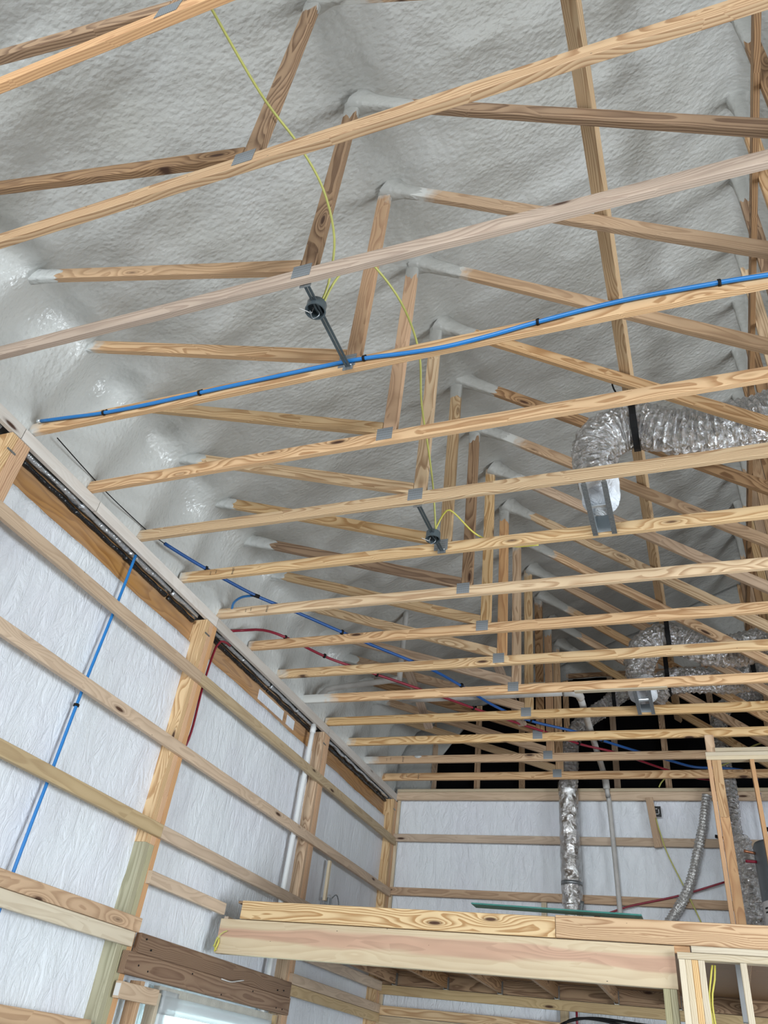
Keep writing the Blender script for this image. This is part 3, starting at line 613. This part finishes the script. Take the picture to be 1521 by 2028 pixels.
# ------------------------------------------------------------ ceiling fixture boxes on bars
def fixture(x, y0, y1, yb, label, nwire):
    e = empty('junction_box', (x, yb, 0.0), label, 'junction box', 'round junction boxes on bars')
    for dx in (-0.009, 0.009): box('hanger_bar', (x+dx, (y0+y1)/2, 0.012), (0.013, y1-y0, 0.010), DARKBAR, e, 0.002)
    box('bar_foot', (x, y1-0.004, 0.012), (0.060, 0.006, 0.045), GALV, e); box('bar_foot', (x, y0+0.004, 0.012), (0.060, 0.006, 0.045), GALV, e)
    for dx in (-0.018, 0.018): tube('foot_screw', [(x+dx, y1-0.008, 0.018), (x+dx, y1-0.014, 0.018)], 0.005, SHINY, e, 8)
    n = 16; r = 0.052; vs = []; fs = []
    prof = [(r*0.1, 0.045), (r*0.92, 0.045), (r, 0.038), (r, -0.012), (r*1.06, -0.013), (r*1.06, -0.018), (r*0.92, -0.018), (r*0.90, 0.036), (r*0.1, 0.037)]
    for (pr, pz) in prof:
        for j in range(n): a = 2*PI*j/n; vs.append((math.cos(a)*pr, math.sin(a)*pr, pz))
    fs = [(i*n+j, i*n+(j+1) % n, (i+1)*n+(j+1) % n, (i+1)*n+j) for i in range(len(prof)-1) for j in range(n)] + [tuple(range(n)), tuple(range((len(prof)-1)*n, len(prof)*n))]
    mesh('box_shell', vs, fs, PLASTIC_G, e, Matrix.Translation((x-0.008, yb, 0.0)))
    for i in range(3):
        a = 1.1+i*1.7; tube('loose_wire', [(x-0.02, yb, 0.03), (x-0.01+0.03*math.cos(a), yb+0.03*math.sin(a), -0.01), (x-0.02+0.02*math.cos(a+1), yb+0.03*math.sin(a+1), -0.035), (x-0.03+0.045*math.cos(a+.4), yb-0.02+0.03*math.sin(a+2), -0.03)], 0.0028, (GALV, PVC_D, BLK)[i], e, 6, 0.01)
fixture(2.235, -0.572, 0.0, -0.42, 'round dark junction box on a steel bar just above the blue piped chord', 2)
fixture(2.232, 1.258, 1.83, 1.64, 'round dark junction box on a steel bar left of the nearer duct boot', 2)
def cable(pts, label, mat=YEL, r=0.0065, cat='cable', name='yellow_cable'):
    return tag(tube(name, pts, r, mat, None, 8, 0.04), label, cat)
cable([(2.17, -2.2, 0.5), (2.227, -1.80, 0.42), (2.30, -1.35, 0.36), (2.351, -1.064, 0.40), (2.375, -0.817, 0.40), (2.36, -0.60, 0.30), (2.30, -0.47, 0.12), (2.255, -0.43, 0.04)], 'long yellow cable from the top left truss to the nearer junction box', YEL_P)
cable([(2.245, -0.40, 0.04), (2.32, -0.45, 0.15), (2.44, -0.47, 0.30), (2.513, -0.355, 0.30), (2.566, -0.093, 0.30), (2.547, 0.24, 0.30), (2.435, 0.637, 0.30), (2.34, 1.10, 0.30), (2.285, 1.40, 0.22), (2.25, 1.61, 0.04)], 'yellow cable hanging from the nearer junction box to the farther one', YEL_P)
cable([(2.24, 1.62, 0.04), (2.28, 1.60, 0.12), (2.34, 1.56, 0.165), (2.385, 1.60, 0.16), (2.47, 1.80, 0.125), (2.56, 1.90, 0.11), (2.7, 2.0, 0.105), (2.9, 2.02, 0.105)], 'short yellow cable leaving the farther junction box to the right')

# ------------------------------------------------------------ ducts
def foil_rf(seed, pitch=0.03, amp=0.05, dent=0.16):
    def f(i, j, p, a):
        q = Vector((p.x, p.y, p.z))
        ring = math.sin(2*PI*i/4.0+0.6)*amp
        c = mn.noise(Vector((q.x*16+seed, q.y*16+math.cos(a)*2.2, q.z*16+math.sin(a)*2.2)))*dent
        c2 = mn.noise(Vector((q.x*4+seed, q.y*4+math.cos(a)*0.8, q.z*4+math.sin(a)*0.8)))*dent
        return 1+ring+c*0.7+c2*0.5
    return f
def boot(parent, x, y0, y1, zt):
    # rectangular register boot between two chords, rails and bright throat
    w = 0.10
    for dx in (-w/2-0.012, w/2+0.012):
        box('hanger_rail', (x+dx, (y0+y1)/2, 0.010), (0.024, y1-y0, 0.036), GALV, parent, 0.002)
        box('rail_lip', (x+dx, (y0+y1)/2, -0.007), (0.034, y1-y0, 0.003), GALV, parent)
    yb0 = y0+0.26
    for s in (-1, 1): box('boot_side', (x+s*(w/2-0.002), (yb0+y1)/2, 0.10), (0.003, y1-yb0, 0.17), SHINY, parent)
    box('boot_side', (x, y1-0.002, 0.10), (w, 0.003, 0.17), SHINY, parent)
    box('boot_top', (x, (yb0+y1)/2+0.03, 0.155), (w, y1-yb0-0.06, 0.003), SHINY, parent)
    box('boot_side', (x, yb0, 0.085), (w, 0.003, 0.15), SHINY, parent, rot=Matrix.Rotation(0.35, 4, 'X'))
    box('boot_lip', (x, yb0, 0.004), (w, 0.022, 0.006), SHINY, parent)
    box('boot_lip', (x, yb0+0.16, 0.06), (w, 0.016, 0.016), SHINY, parent)
e = empty('supply_duct', (3.40, 1.55, 0.0), 'silver flexible duct bending down into the nearer ceiling boot', 'duct')
tube('flexible_duct', [(3.40, 1.56, 0.17), (3.385, 1.55, 0.27), (3.375, 1.54, 0.42), (3.42, 1.53, 0.56), (3.55, 1.53, 0.655), (3.72, 1.53, 0.645), (3.90, 1.53, 0.56), (4.10, 1.53, 0.535), (4.30, 1.53, 0.545), (4.50, 1.53, 0.58), (4.8, 1.53, 0.66), (5.3, 1.53, 0.66)], lambda t: 0.125+0.032*min(1, t*6), FOIL, e, 36, 0.011, rf=foil_rf(1))
tube('white_collar', [(3.400, 1.50, 0.03), (3.400, 1.52, 0.10), (3.392, 1.55, 0.22)], lambda t: 0.118+0.01*t, WRAP, e, 28, 0.02, rf=foil_rf(3, amp=0.0, dent=0.10))
boot(e, 3.385, 1.26, 1.828, 0.2)
def strap(label, x, y, ztop, r, zc):
    vs = []; w = 0.022; pts = []
    n = 28
    for i in range(n+1):
        a = -PI*0.5+2*PI*i/n; pts.append((y+math.cos(a)*r, zc+math.sin(a)*r))
    # loop around the duct, then two tails up to the brace
    o_v = []; top = (y, ztop)
    loop = [top, (y+r*1.0, zc+r*0.6)] + [(y+r*math.cos(a), zc+r*math.sin(a)) for a in [0.3-i*(PI+0.6)/14 for i in range(15)]] + [(y-r*1.0, zc+r*0.6), top]
    for (yy, zz) in loop: o_v += [(x-w, yy, zz), (x+w, yy, zz)]
    fs = [(2*i, 2*i+1, 2*i+3, 2*i+2) for i in range(len(loop)-1)]
    o = mesh('duct_strap', [(v[0]-x, v[1]-y, v[2]-zc) for v in o_v], fs, BLK, None, Matrix.Translation((x, y, zc)))
    s = o.modifiers.new('t', 'SOLIDIFY'); s.thickness = 0.006
    return tag(o, label, 'strap', 'black duct straps')
strap('black strap holding the nearer duct up to the long brace', 3.66, 1.53, 0.93, 0.175, 0.66)
tag(tube('strap_tail', [(3.60, 1.30, 0.98), (3.565, 1.34, 1.02), (3.55, 1.38, 0.94), (3.58, 1.40, 0.84)], 0.006, BLK, None, 6), 'loose black strap tail above the nearer duct at the long brace', 'strap tail')
e = empty('supply_duct', (3.40, 4.6, 0.0), 'silver flexible duct bending down into the farther ceiling boot', 'duct')
tube('flexible_duct', [(3.39, 4.60, 0.16), (3.385, 4.58, 0.26), (3.40, 4.56, 0.40), (3.47, 4.56, 0.54), (3.62, 4.56, 0.62), (3.80, 4.56, 0.60), (3.98, 4.56, 0.50), (4.20, 4.56, 0.45), (4.45, 4.56, 0.50), (4.8, 4.56, 0.58), (5.3, 4.56, 0.58)], lambda t: 0.125+0.028*min(1, t*6), FOIL, e, 32, 0.012, rf=foil_rf(9))
tube('white_collar', [(3.392, 4.56, 0.03), (3.39, 4.57, 0.10), (3.388, 4.60, 0.20)], lambda t: 0.125+0.01*t, WRAP, e, 28, 0.02, rf=foil_rf(4, amp=0.0, dent=0.10))
boot(e, 3.395, 4.31, 4.878, 0.2)
stamp_txt = None
strap('black strap around the farther duct above its bend', 3.68, 4.56, 0.90, 0.165, 0.62)
def bigduct(pts, label, r=0.13, seed=2, step=0.013, seg=30, mat=FOIL, dent=0.16, amp=0.05, name='flexible_duct', cat='duct'):
    return tag(tube(name, pts, r, mat, None, seg, step, rf=foil_rf(seed, amp=amp, dent=dent)), label, cat)
bigduct([(3.45, 5.19, 0.28), (3.56, 5.19, 0.44), (3.75, 5.19, 0.47), (4.0, 5.19, 0.46), (4.27, 5.19, 0.45), (4.6, 5.19, 0.50), (5.2, 5.19, 0.55)], 'silver duct lying across behind the farther boot duct', 0.13, 5)
strap('black strap on the silver duct behind the farther boot duct', 3.62, 5.19, 0.90, 0.14, 0.46)
strap('black strap on the right part of the duct behind the farther boot', 4.42, 5.19, 0.80, 0.14, 0.48)
e = empty('riser_duct', (2.75, 7.05, -2.03), 'silver insulated duct rising in front of the white far wall and through the trusses', 'duct')
tube('upper_duct', [(2.30, 7.02, -0.02), (2.34, 6.98, 0.25), (2.36, 6.92, 0.48), (2.46, 6.86, 0.66), (2.64, 6.80, 0.80), (2.86, 6.75, 0.92), (3.05, 6.70, 1.05), (3.3, 6.65, 1.1)], 0.105, FOIL, e, 28, 0.012, rf=foil_rf(7))
tube('lower_duct', [(2.285, 7.10, 0.09), (2.285, 7.10, -0.05), (2.285, 7.10, -0.30), (2.288, 7.10, -1.00), (2.29, 7.10, -1.30)], 0.118, FOIL_S, e, 32, 0.02, rf=foil_rf(11, amp=0.0, dent=0.09))
tube('foot_duct', [(2.29, 7.10, -1.06), (2.29, 7.10, -2.02)], 0.092, FOIL_S, e, 32, 0.02, rf=foil_rf(13, amp=0.0, dent=0.04))
tube('tape_band', [(2.288, 7.10, -1.05), (2.288, 7.10, -1.09)], 0.122, GALV, e, 32)
strap('black strap holding the upper silver duct behind the farther trusses', 2.95, 6.72, 1.25, 0.13, 0.98)
bigduct([(4.9, 6.9, 1.12), (4.46, 6.9, 1.03), (4.23, 6.9, 0.93), (4.11, 6.9, 0.72), (4.07, 6.9, 0.30), (4.09, 6.9, 0.03), (4.09, 6.9, -0.22), (4.07, 6.9, -0.50), (4.08, 6.9, -0.62)], 'silver duct dropping behind the loft stud wall from the roof', 0.095, 17)
bigduct([(4.08, 6.9, -0.60), (4.11, 6.9, -0.80), (4.13, 6.9, -1.10), (4.13, 6.9, -1.50), (4.13, 6.9, -2.02)], 'fat dark silver duct between loft studs and grey water heater', 0.135, 19, dent=0.30, mat=FOIL_L, name='flexible_duct')
bigduct([(3.86, 7.17, -0.05), (3.80, 7.17, -0.30), (3.72, 7.17, -0.56), (3.66, 7.17, -0.75), (3.585, 7.17, -0.958), (3.48, 7.17, -1.16), (3.36, 7.17, -1.33), (3.15, 7.17, -1.60), (2.95, 7.17, -2.0)], 'narrow ribbed foil hose curving down the far wall', 0.050, 23, 0.0085, 18, FOIL_FINE, 0.22, 0.12, 'foil_hose', 'foil hose')

tag(board('pale_strip', (2.80, 4.292, -0.007), (3.62, 4.292, -0.007), 0.055, 0.012, (0, 1, 0), WHITE_WOOD), 'thin pale strip nailed under the chord above the farther duct boot', 'wood strip')
tag(board('scrap_block', (2.36, 4.35, 0.105), (2.52, 4.35, 0.105), 0.05, 0.03, (0, 0, 1), WHITE_WOOD), 'small pale block lying on a chord right of its plate, above the white pipe', 'wood block')
cable([(3.35, 7.0, -0.01), (3.42, 6.98, 0.08), (3.60, 6.95, 0.13), (3.85, 6.85, 0.12), (4.15, 6.55, 0.12), (4.40, 6.35, 0.22), (4.8, 6.3, 0.3)], 'yellow cable crossing behind the plates of the loft stud wall', YEL_P, 0.008)
# ------------------------------------------------------------ far wall framing
e = empty('top_plate', (4.6, 7.29, -0.02), 'doubled pine plate along the top of the far wall', 'top plate')
board('flat_plate', (0.0, 7.31, 0.045), (XR, 7.31, 0.045), 0.11, T, (0, 1, 0), WHITE_WOOD, e)
board('face_plate', (0.0, 7.275, -0.028), (XR, 7.275, -0.028), CH+0.012, T, (0, 0, 1), GIRT, e)
def fgirt(x0, x1, z0, z1, mat, label, y=7.275):
    return tag(board('wall_girt', (x0, y, (z0+z1)/2), (x1, y, (z0+z1)/2), z1-z0, T, (0, 0, 1), mat), label, 'girt', 'girts of the far wall')
fgirt(0.0, 2.74, -0.600, -0.510, GIRT, 'upper far wall girt left of the white standing pipe')
fgirt(2.745, XR, -0.600, -0.510, GIRT, 'upper far wall girt right of the white standing pipe')
fgirt(0.0, XR, -1.235, -1.145, PINE_B, 'middle far wall girt just above the loft floor')
fgirt(0.0, XR, -2.290, -2.195, GIRT_Y, 'far wall girt under the loft, touching the joist hangers')
fgirt(0.0, XR, -2.495, -2.400, PINE_Y, 'far wall girt below the low white strip')
fgirt(0.0, XR, -2.600, -2.500, GIRT_Y, 'lowest far wall girt in view')
tag(board('ledger_joist', (0.0, 7.275, -2.120), (XR, 7.275, -2.120), 0.14, T, (0, 0, 1), PINE_D), 'brown ledger on the far wall carrying the loft joists', 'ledger')
for i, x in enumerate((0.019, )):
    tag(board('corner_stud', (x, 7.315, -Z0), (x, 7.315, 0.0), T, T, (1, 0, 0), WHITE_WOOD), 'pale corner stud at the left end of the far wall', 'stud')
tag(board('wall_stud', (2.13, 7.315, -2.6), (2.13, 7.315, -2.29), 0.09, T, (1, 0, 0), GIRT_Y), 'short stud under the loft at the right end of the low white strip', 'stud')
tag(board('wall_stud', (1.93, 7.315, -2.03), (1.93, 7.315, -1.235), 0.06, T, (1, 0, 0), WHITE_WOOD), 'short pale stud behind the foot of the silver riser duct', 'stud')
o = board('hanging_block', (3.265, 7.235, -0.62), (3.215, 7.235, -0.06), 0.085, T, (1, 0, 0), PINE_B); tag(o, 'short board hanging from the far wall plate with a black tag', 'wood block')
bx = box('tag_board', (3.30, 7.225, -0.22), (0.07, 0.004, 0.12), INK, o)
for (dx, dz, sx, sz) in ((-0.015, 0.03, 0.02, 0.006), (0.01, 0.0, 0.006, 0.05), (-0.01, -0.03, 0.03, 0.006)): box('tag_print', (3.30+dx, 7.222, -0.22+dz), (sx, 0.002, sz), PAPER, o)
# attic studs in front of the black sheathing
for i, x in enumerate((0.44, 1.045, 1.645, 2.25, 2.845, 3.45, 4.06, 4.67)):
    z1 = roof_z(x)+0.05
    tag(board('gable_stud', (x, YF+0.075, 0.065), (x, YF+0.075, z1), 0.075, T, (1, 0, 0), PINE if i % 2 else PINE_B, spray=0),
        ['gable stud nearest the left corner, half covered with foam', 'second gable stud from the left against black sheathing', 'third gable stud from the left against black sheathing', 'gable stud behind the silver riser duct', 'gable stud just right of the white slanting pipe',
         'gable stud below the farther duct boot', 'gable stud behind the loft stud wall', 'gable stud behind the falling duct at the right edge'][i], 'stud', 'gable studs')
tag(board('gable_rail', (2.30, YF+0.03, 1.64), (5.5, YF+0.03, 1.64), 0.06, T, (0, 0, 1), PINE_D), 'horizontal rail across the gable above the black sheathing', 'rail')

# ------------------------------------------------------------ loft
e = empty('loft_beam', (1.75, 3.52, -2.44), 'broad pine beam with a pink grain stripe carrying the loft front', 'beam')
board('beam', (0.01, 3.52, -2.3145), (3.478, 3.52, -2.3145), 0.247, T, (0, 0, 1), BEAM, e)
board('beam_ply', (0.03, 3.560, -2.318), (3.46, 3.560, -2.318), 0.235, T, (0, 0, 1), WHITE_WOOD, e)
tag(board('rim_board', (0.185, 3.51, -2.120), (2.703, 3.51, -2.120), 0.132, T, (0, 0, 1), RIMW), 'swirly grained rim board lying on top of the loft beam', 'rim board', 'rim boards of the loft')
tag(board('rim_board', (2.707, 3.51, -2.114), (XR-.1, 3.51, -2.114), 0.142, T, (0, 0, 1), PINE), 'straight grained rim board on the right half of the loft beam', 'rim board', 'rim boards of the loft')
tag(board('joist_block', (3.475, 3.54, -2.208), (3.575, 3.54, -2.208), 0.045, T, (0, 0, 1), PINE_O), 'small orange block between the beam end and the partition plates', 'wood block')
jl = ['first', 'second', 'third', 'fourth', 'fifth', 'sixth', 'seventh', 'eighth']
for i in range(7):
    x = 0.205+i*0.622
    j = empty('loft_joist', (x, 5.4, -2.19), jl[i]+' loft joist from the left wall, with a bright hanger at its far end', 'joist', 'loft joists')
    board('joist', (x, 3.60, -2.117), (x, 7.255, -2.117), 0.135, T, (0, 0, 1), PINE_D, j)
    h = box('joist_hanger', (x-0.023, 7.215, -2.135), (0.005, 0.06, 0.125), GALV, j); box('joist_hanger', (x+0.023, 7.215, -2.135), (0.005, 0.06, 0.125), GALV, j)
    box('joist_hanger', (x, 7.215, -2.196), (0.050, 0.06, 0.004), SHINY, j)
    box('joist_hanger', (x-0.023, 3.585, -2.50) if False else (x+0.023, 3.64, -2.135), (0.004, 0.05, 0.12), GALV, j)
tag(box('plywood_deck', (XR/2, 5.46, -2.039), (XR-0.1, 3.62, 0.018), PINE_D), 'brown plywood deck on the loft joists', 'deck')
tag(box('glass_sheet', (2.69, 3.57, -2.004), (1.20, 0.14, 0.010), GLASS, None, 0.002, rot=Matrix.Rotation(0.02, 4, 'Y')), 'green edged glass sheet lying on the loft front edge', 'glass sheet')
tag(tube('grey_stub', [(2.45, 6.4, -2.02), (2.47, 6.4, -1.58), (2.49, 6.42, -1.38)], 0.02, GALV, None, 10), 'short grey pipe stub beside the foot of the riser duct', 'pipe stub')
# loft stud wall
e = empty('loft_stud_wall', (4.4, 5.47, -2.03), 'stud wall on the loft deck with doubled plates under the trusses', 'stud wall')
board('stud', (3.902, 5.47, -2.03), (3.902, 5.47, -0.262), CH, T, (0, 1, 0), PINE_O, e)
board('stud', (3.968, 5.455, -2.03), (3.968, 5.455, -0.80), 0.085, T, (1, 0, 0), PINE_O, e)
board('stud', (3.968, 5.455, -0.798), (3.968, 5.455, -0.262), 0.085, T, (1, 0, 0), PINE, e)
board('plate', (3.880, 5.47, -0.241), (8.0, 5.47, -0.241), CH, T, (0, 1, 0), WHITE_WOOD, e)
board('plate', (3.880, 5.47, -0.202), (8.0, 5.47, -0.202), CH, T, (0, 1, 0), WHITE_WOOD, e)
board('plate', (3.972, 5.47, -0.160), (8.0, 5.47, -0.160), CH, T, (0, 1, 0), WHITE_WOOD, e)
board('block', (3.935, 5.47, -0.180), (3.935, 5.47, -0.001), 0.085, T, (1, 0, 0), PINE, e)
for x in (4.285, 4.69, 5.10, 5.51): board('stud', (x, 5.47, -2.03), (x, 5.47, -0.262), CH, T, (0, 1, 0), PINE_O, e)
# partition below the loft, right of the beam
e = empty('partition_wall', (4.2, 3.52, -Z0), 'pale stud wall below the loft, joined to the right end of the beam', 'stud wall')
for i in range(4): board('stud', (3.519+i*0.0392, 3.50, -Z0), (3.519+i*0.0392, 3.50, -2.272), CH, 0.0385, (0, 1, 0), [WHITE_WOOD, WHITE_WOOD, PINE_Y, WHITE_WOOD][i], e)
board('plate', (3.495, 3.50, -2.250), (8.0, 3.50, -2.250), CH, 0.040, (0, 1, 0), WHITE_WOOD, e)
board('plate', (3.585, 3.51, -2.208), (8.0, 3.51, -2.208), CH, 0.038, (0, 1, 0), WHITE_WOOD, e)
for x in (3.885, 4.29, 4.70, 5.1): board('stud', (x, 3.50, -Z0), (x, 3.50, -2.272), CH, T, (0, 1, 0), WHITE_WOOD, e)
e = empty('beam_post', (3.43, 3.55, -Z0), 'green treated two-ply post under the right end of the loft beam', 'post')
for i in range(2): board('ply', (3.405+i*0.042, 3.54, -Z0), (3.405+i*0.042, 3.54, -2.44), CH, 0.041, (0, 1, 0), TREATED, e)
# closet behind the partition: brown boards and a grey panel
for i, (z0, z1, m) in enumerate(((-2.60, -2.42, PINE_D), (-2.80, -2.62, PINE_D))): pass
o = tag(box('duct_chase', (3.885, 4.25, -2.32), (0.07, 0.10, 0.40), plain('grey_drywall', (0.36, 0.37, 0.38), 0.8)), 'grey boxed chase seen between the pale studs under the loft', 'boxed chase')
for x in (3.700, 3.716): cable([(x, 3.56, -2.28), (x-0.02+(x-3.7)*.5, 3.56, -2.36), (x-0.045, 3.56, -2.5), (x-0.03, 3.56, -2.8), (x-0.03, 3.56, -3.2)], 'yellow cable hanging down beside the four-ply pale stud' if x < 3.71 else 'second yellow cable hanging between the pale partition studs', YEL, 0.006)
cable([(0.02, 3.45, -2.40), (0.05, 3.47, -2.31), (0.10, 3.48, -2.28)], 'thin pale wire curling off the left end of the loft beam', YEL_P, 0.004)
cable([(0.03, 3.49, -2.42), (0.01, 3.485, -2.39), (0.02, 3.488, -2.33), (0.04, 3.485, -2.36), (0.02, 3.48, -2.43)], 'yellow cable knot stuck on the beam end at the left wall', YEL, 0.007)
# cables below the loft on the far wall
for i in range(2):
    cable([(2.02+0.05*i, 7.10, -2.62), (2.08+.05*i, 7.12, -2.46+0.01*i), (2.25, 7.15, -2.375+0.008*i), (2.5, 7.16, -2.34-0.012*i), (3.0, 7.16, -2.36-0.05*i), (3.6, 7.16, -2.37-0.08*i), (4.5, 7.16, -2.40-0.05*i)], ['upper thick black cable arching under the loft', 'lower thick black cable arching under the loft'][i], BLK, 0.013, name='black_cable')
yc = ['topmost', 'second', 'third', 'fourth', 'lowest']
for i in range(5):
    cable([(2.10+0.05*i, 7.13, -2.56+0.01*i), (2.35, 7.14, -2.47+0.018*(2-i)), (2.75, 7.14, -2.45+0.018*(2-i)), (3.2, 7.14, -2.50+0.015*(2-i)), (3.4, 7.14, -2.58)], yc[i]+' yellow cable of the bundle under the black cables', YEL, 0.008)
cable([(2.27, 7.235, -2.29), (2.27, 7.235, -2.42)], 'short red pipe stub under the loft above the cables', RED, 0.012, 'water pipe', 'red_water_pipe')
cable([(3.27, 7.215, -0.30), (3.30, 7.2, -0.46), (3.36, 7.2, -0.70), (3.50, 7.2, -1.05), (3.61, 7.2, -1.34), (3.75, 7.2, -1.75), (3.8, 7.2, -2.02)], 'green-yellow cable slanting down the white far wall', YEL_P, 0.007)
cable([(2.45, 7.23, -1.40), (2.69, 7.23, -1.32), (2.91, 7.23, -1.245), (3.43, 7.23, -1.12), (3.92, 7.23, -0.965)], 'dark red pipe slanting across the far wall behind the foil hose', RED, 0.011, 'water pipe', 'red_water_pipe')
cable([(4.14, 7.24, 0.0), (4.142, 7.24, -0.10), (4.165, 7.24, -0.52), (4.17, 7.24, -0.60)], 'dark red pipe standing right of the loft stud pair', RED, 0.016, 'water pipe', 'red_water_pipe')
cable([(4.43, 7.24, 0.0), (4.42, 7.24, -0.10), (4.415, 7.24, -0.45), (4.41, 7.24, -0.6)], 'dark blue pipe at the right edge of the far wall', BLUE_D, 0.013, 'water pipe', 'blue_water_pipe')
for x, l in ((3.73, 'black bracket beside the foil hose on the upper girt'), (3.93, 'small black bracket left of the loft studs'), (4.12, 'black bracket behind the loft studs on the upper girt')):
    tag(box('pipe_bracket', (x, 7.22, -0.50), (0.16 if x > 4 else 0.09, 0.07, 0.018), BLK, None, rot=Matrix.Rotation(0.25 if x < 4 else 0, 4, 'Y')), l, 'bracket', 'black brackets')
# water heater
def lathe(name, prof, c, mat, parent, n=40):
    vs = [(math.cos(2*PI*j/n)*r, math.sin(2*PI*j/n)*r, z) for r, z in prof for j in range(n)]
    fs = [(i*n+j, i*n+(j+1) % n, (i+1)*n+(j+1) % n, (i+1)*n+j) for i in range(len(prof)-1) for j in range(n)] + [tuple(range(n)), tuple(range((len(prof)-1)*n, len(prof)*n))]
    return mesh(name, vs, fs, mat, parent, Matrix.Translation(c), True)
e = empty('water_heater', (4.46, 6.35, -2.03), 'grey cylindrical water heater with white labels at the right edge of the loft', 'water heater')
lathe('tank', [(0.01, 0.0), (0.24, 0.0), (0.25, 0.02), (0.25, 1.20), (0.235, 1.235), (0.01, 1.25)], (4.46, 6.35, -2.03), TANK, e)
for (a0, a1, z0, z1, m, nm) in ((PI, PI*1.75, 0.30, 0.69, PAPER, 'label'), (PI*1.12, PI*1.18, 0.62, 0.635, INK, 'label_print'), (PI*1.12, PI*1.22, 0.585, 0.60, INK, 'label_print'), (PI*1.32, PI*1.42, 0.52, 0.62, INK, 'label_print'), (PI*1.1, PI*1.25, 0.42, 0.43, INK, 'label_print')):
    n = 20; rr = 0.2515 if nm == 'label' else 0.2525
    vs = [(math.cos(a0+(a1-a0)*i/n)*rr, math.sin(a0+(a1-a0)*i/n)*rr, z) for i in range(n+1) for z in (z0, z1)]
    o = mesh(nm, vs, [(2*i, 2*i+1, 2*i+3, 2*i+2) for i in range(n)], m, e, Matrix.Translation((4.46, 6.35, -2.03)), True)
tube('copper_fitting', [(4.35, 6.30, -0.79), (4.35, 6.30, -0.70), (4.37, 6.30, -0.665), (4.45, 6.30, -0.66)], 0.016, RED, e, 10, 0.01)
tube('black_valve', [(4.36, 6.30, -0.665), (4.41, 6.30, -0.66)], 0.022, BLK, e, 10)
tube('side_fitting', [(4.22, 6.28, -0.90), (4.12, 6.26, -0.885)], 0.014, COPPER, e, 10); tube('side_fitting', [(4.22, 6.28, -0.98), (4.12, 6.26, -0.98)], 0.014, RED, e, 10)

# everything was laid out from the trusses' bottom edge: lift it so that the floor is at zero
for o in list(COL.objects):
    if o.parent is None and o.type in {'MESH', 'EMPTY', 'CURVE'}:
        M = o.matrix_basis.copy(); M.translation.z += Z0; o.matrix_basis = M
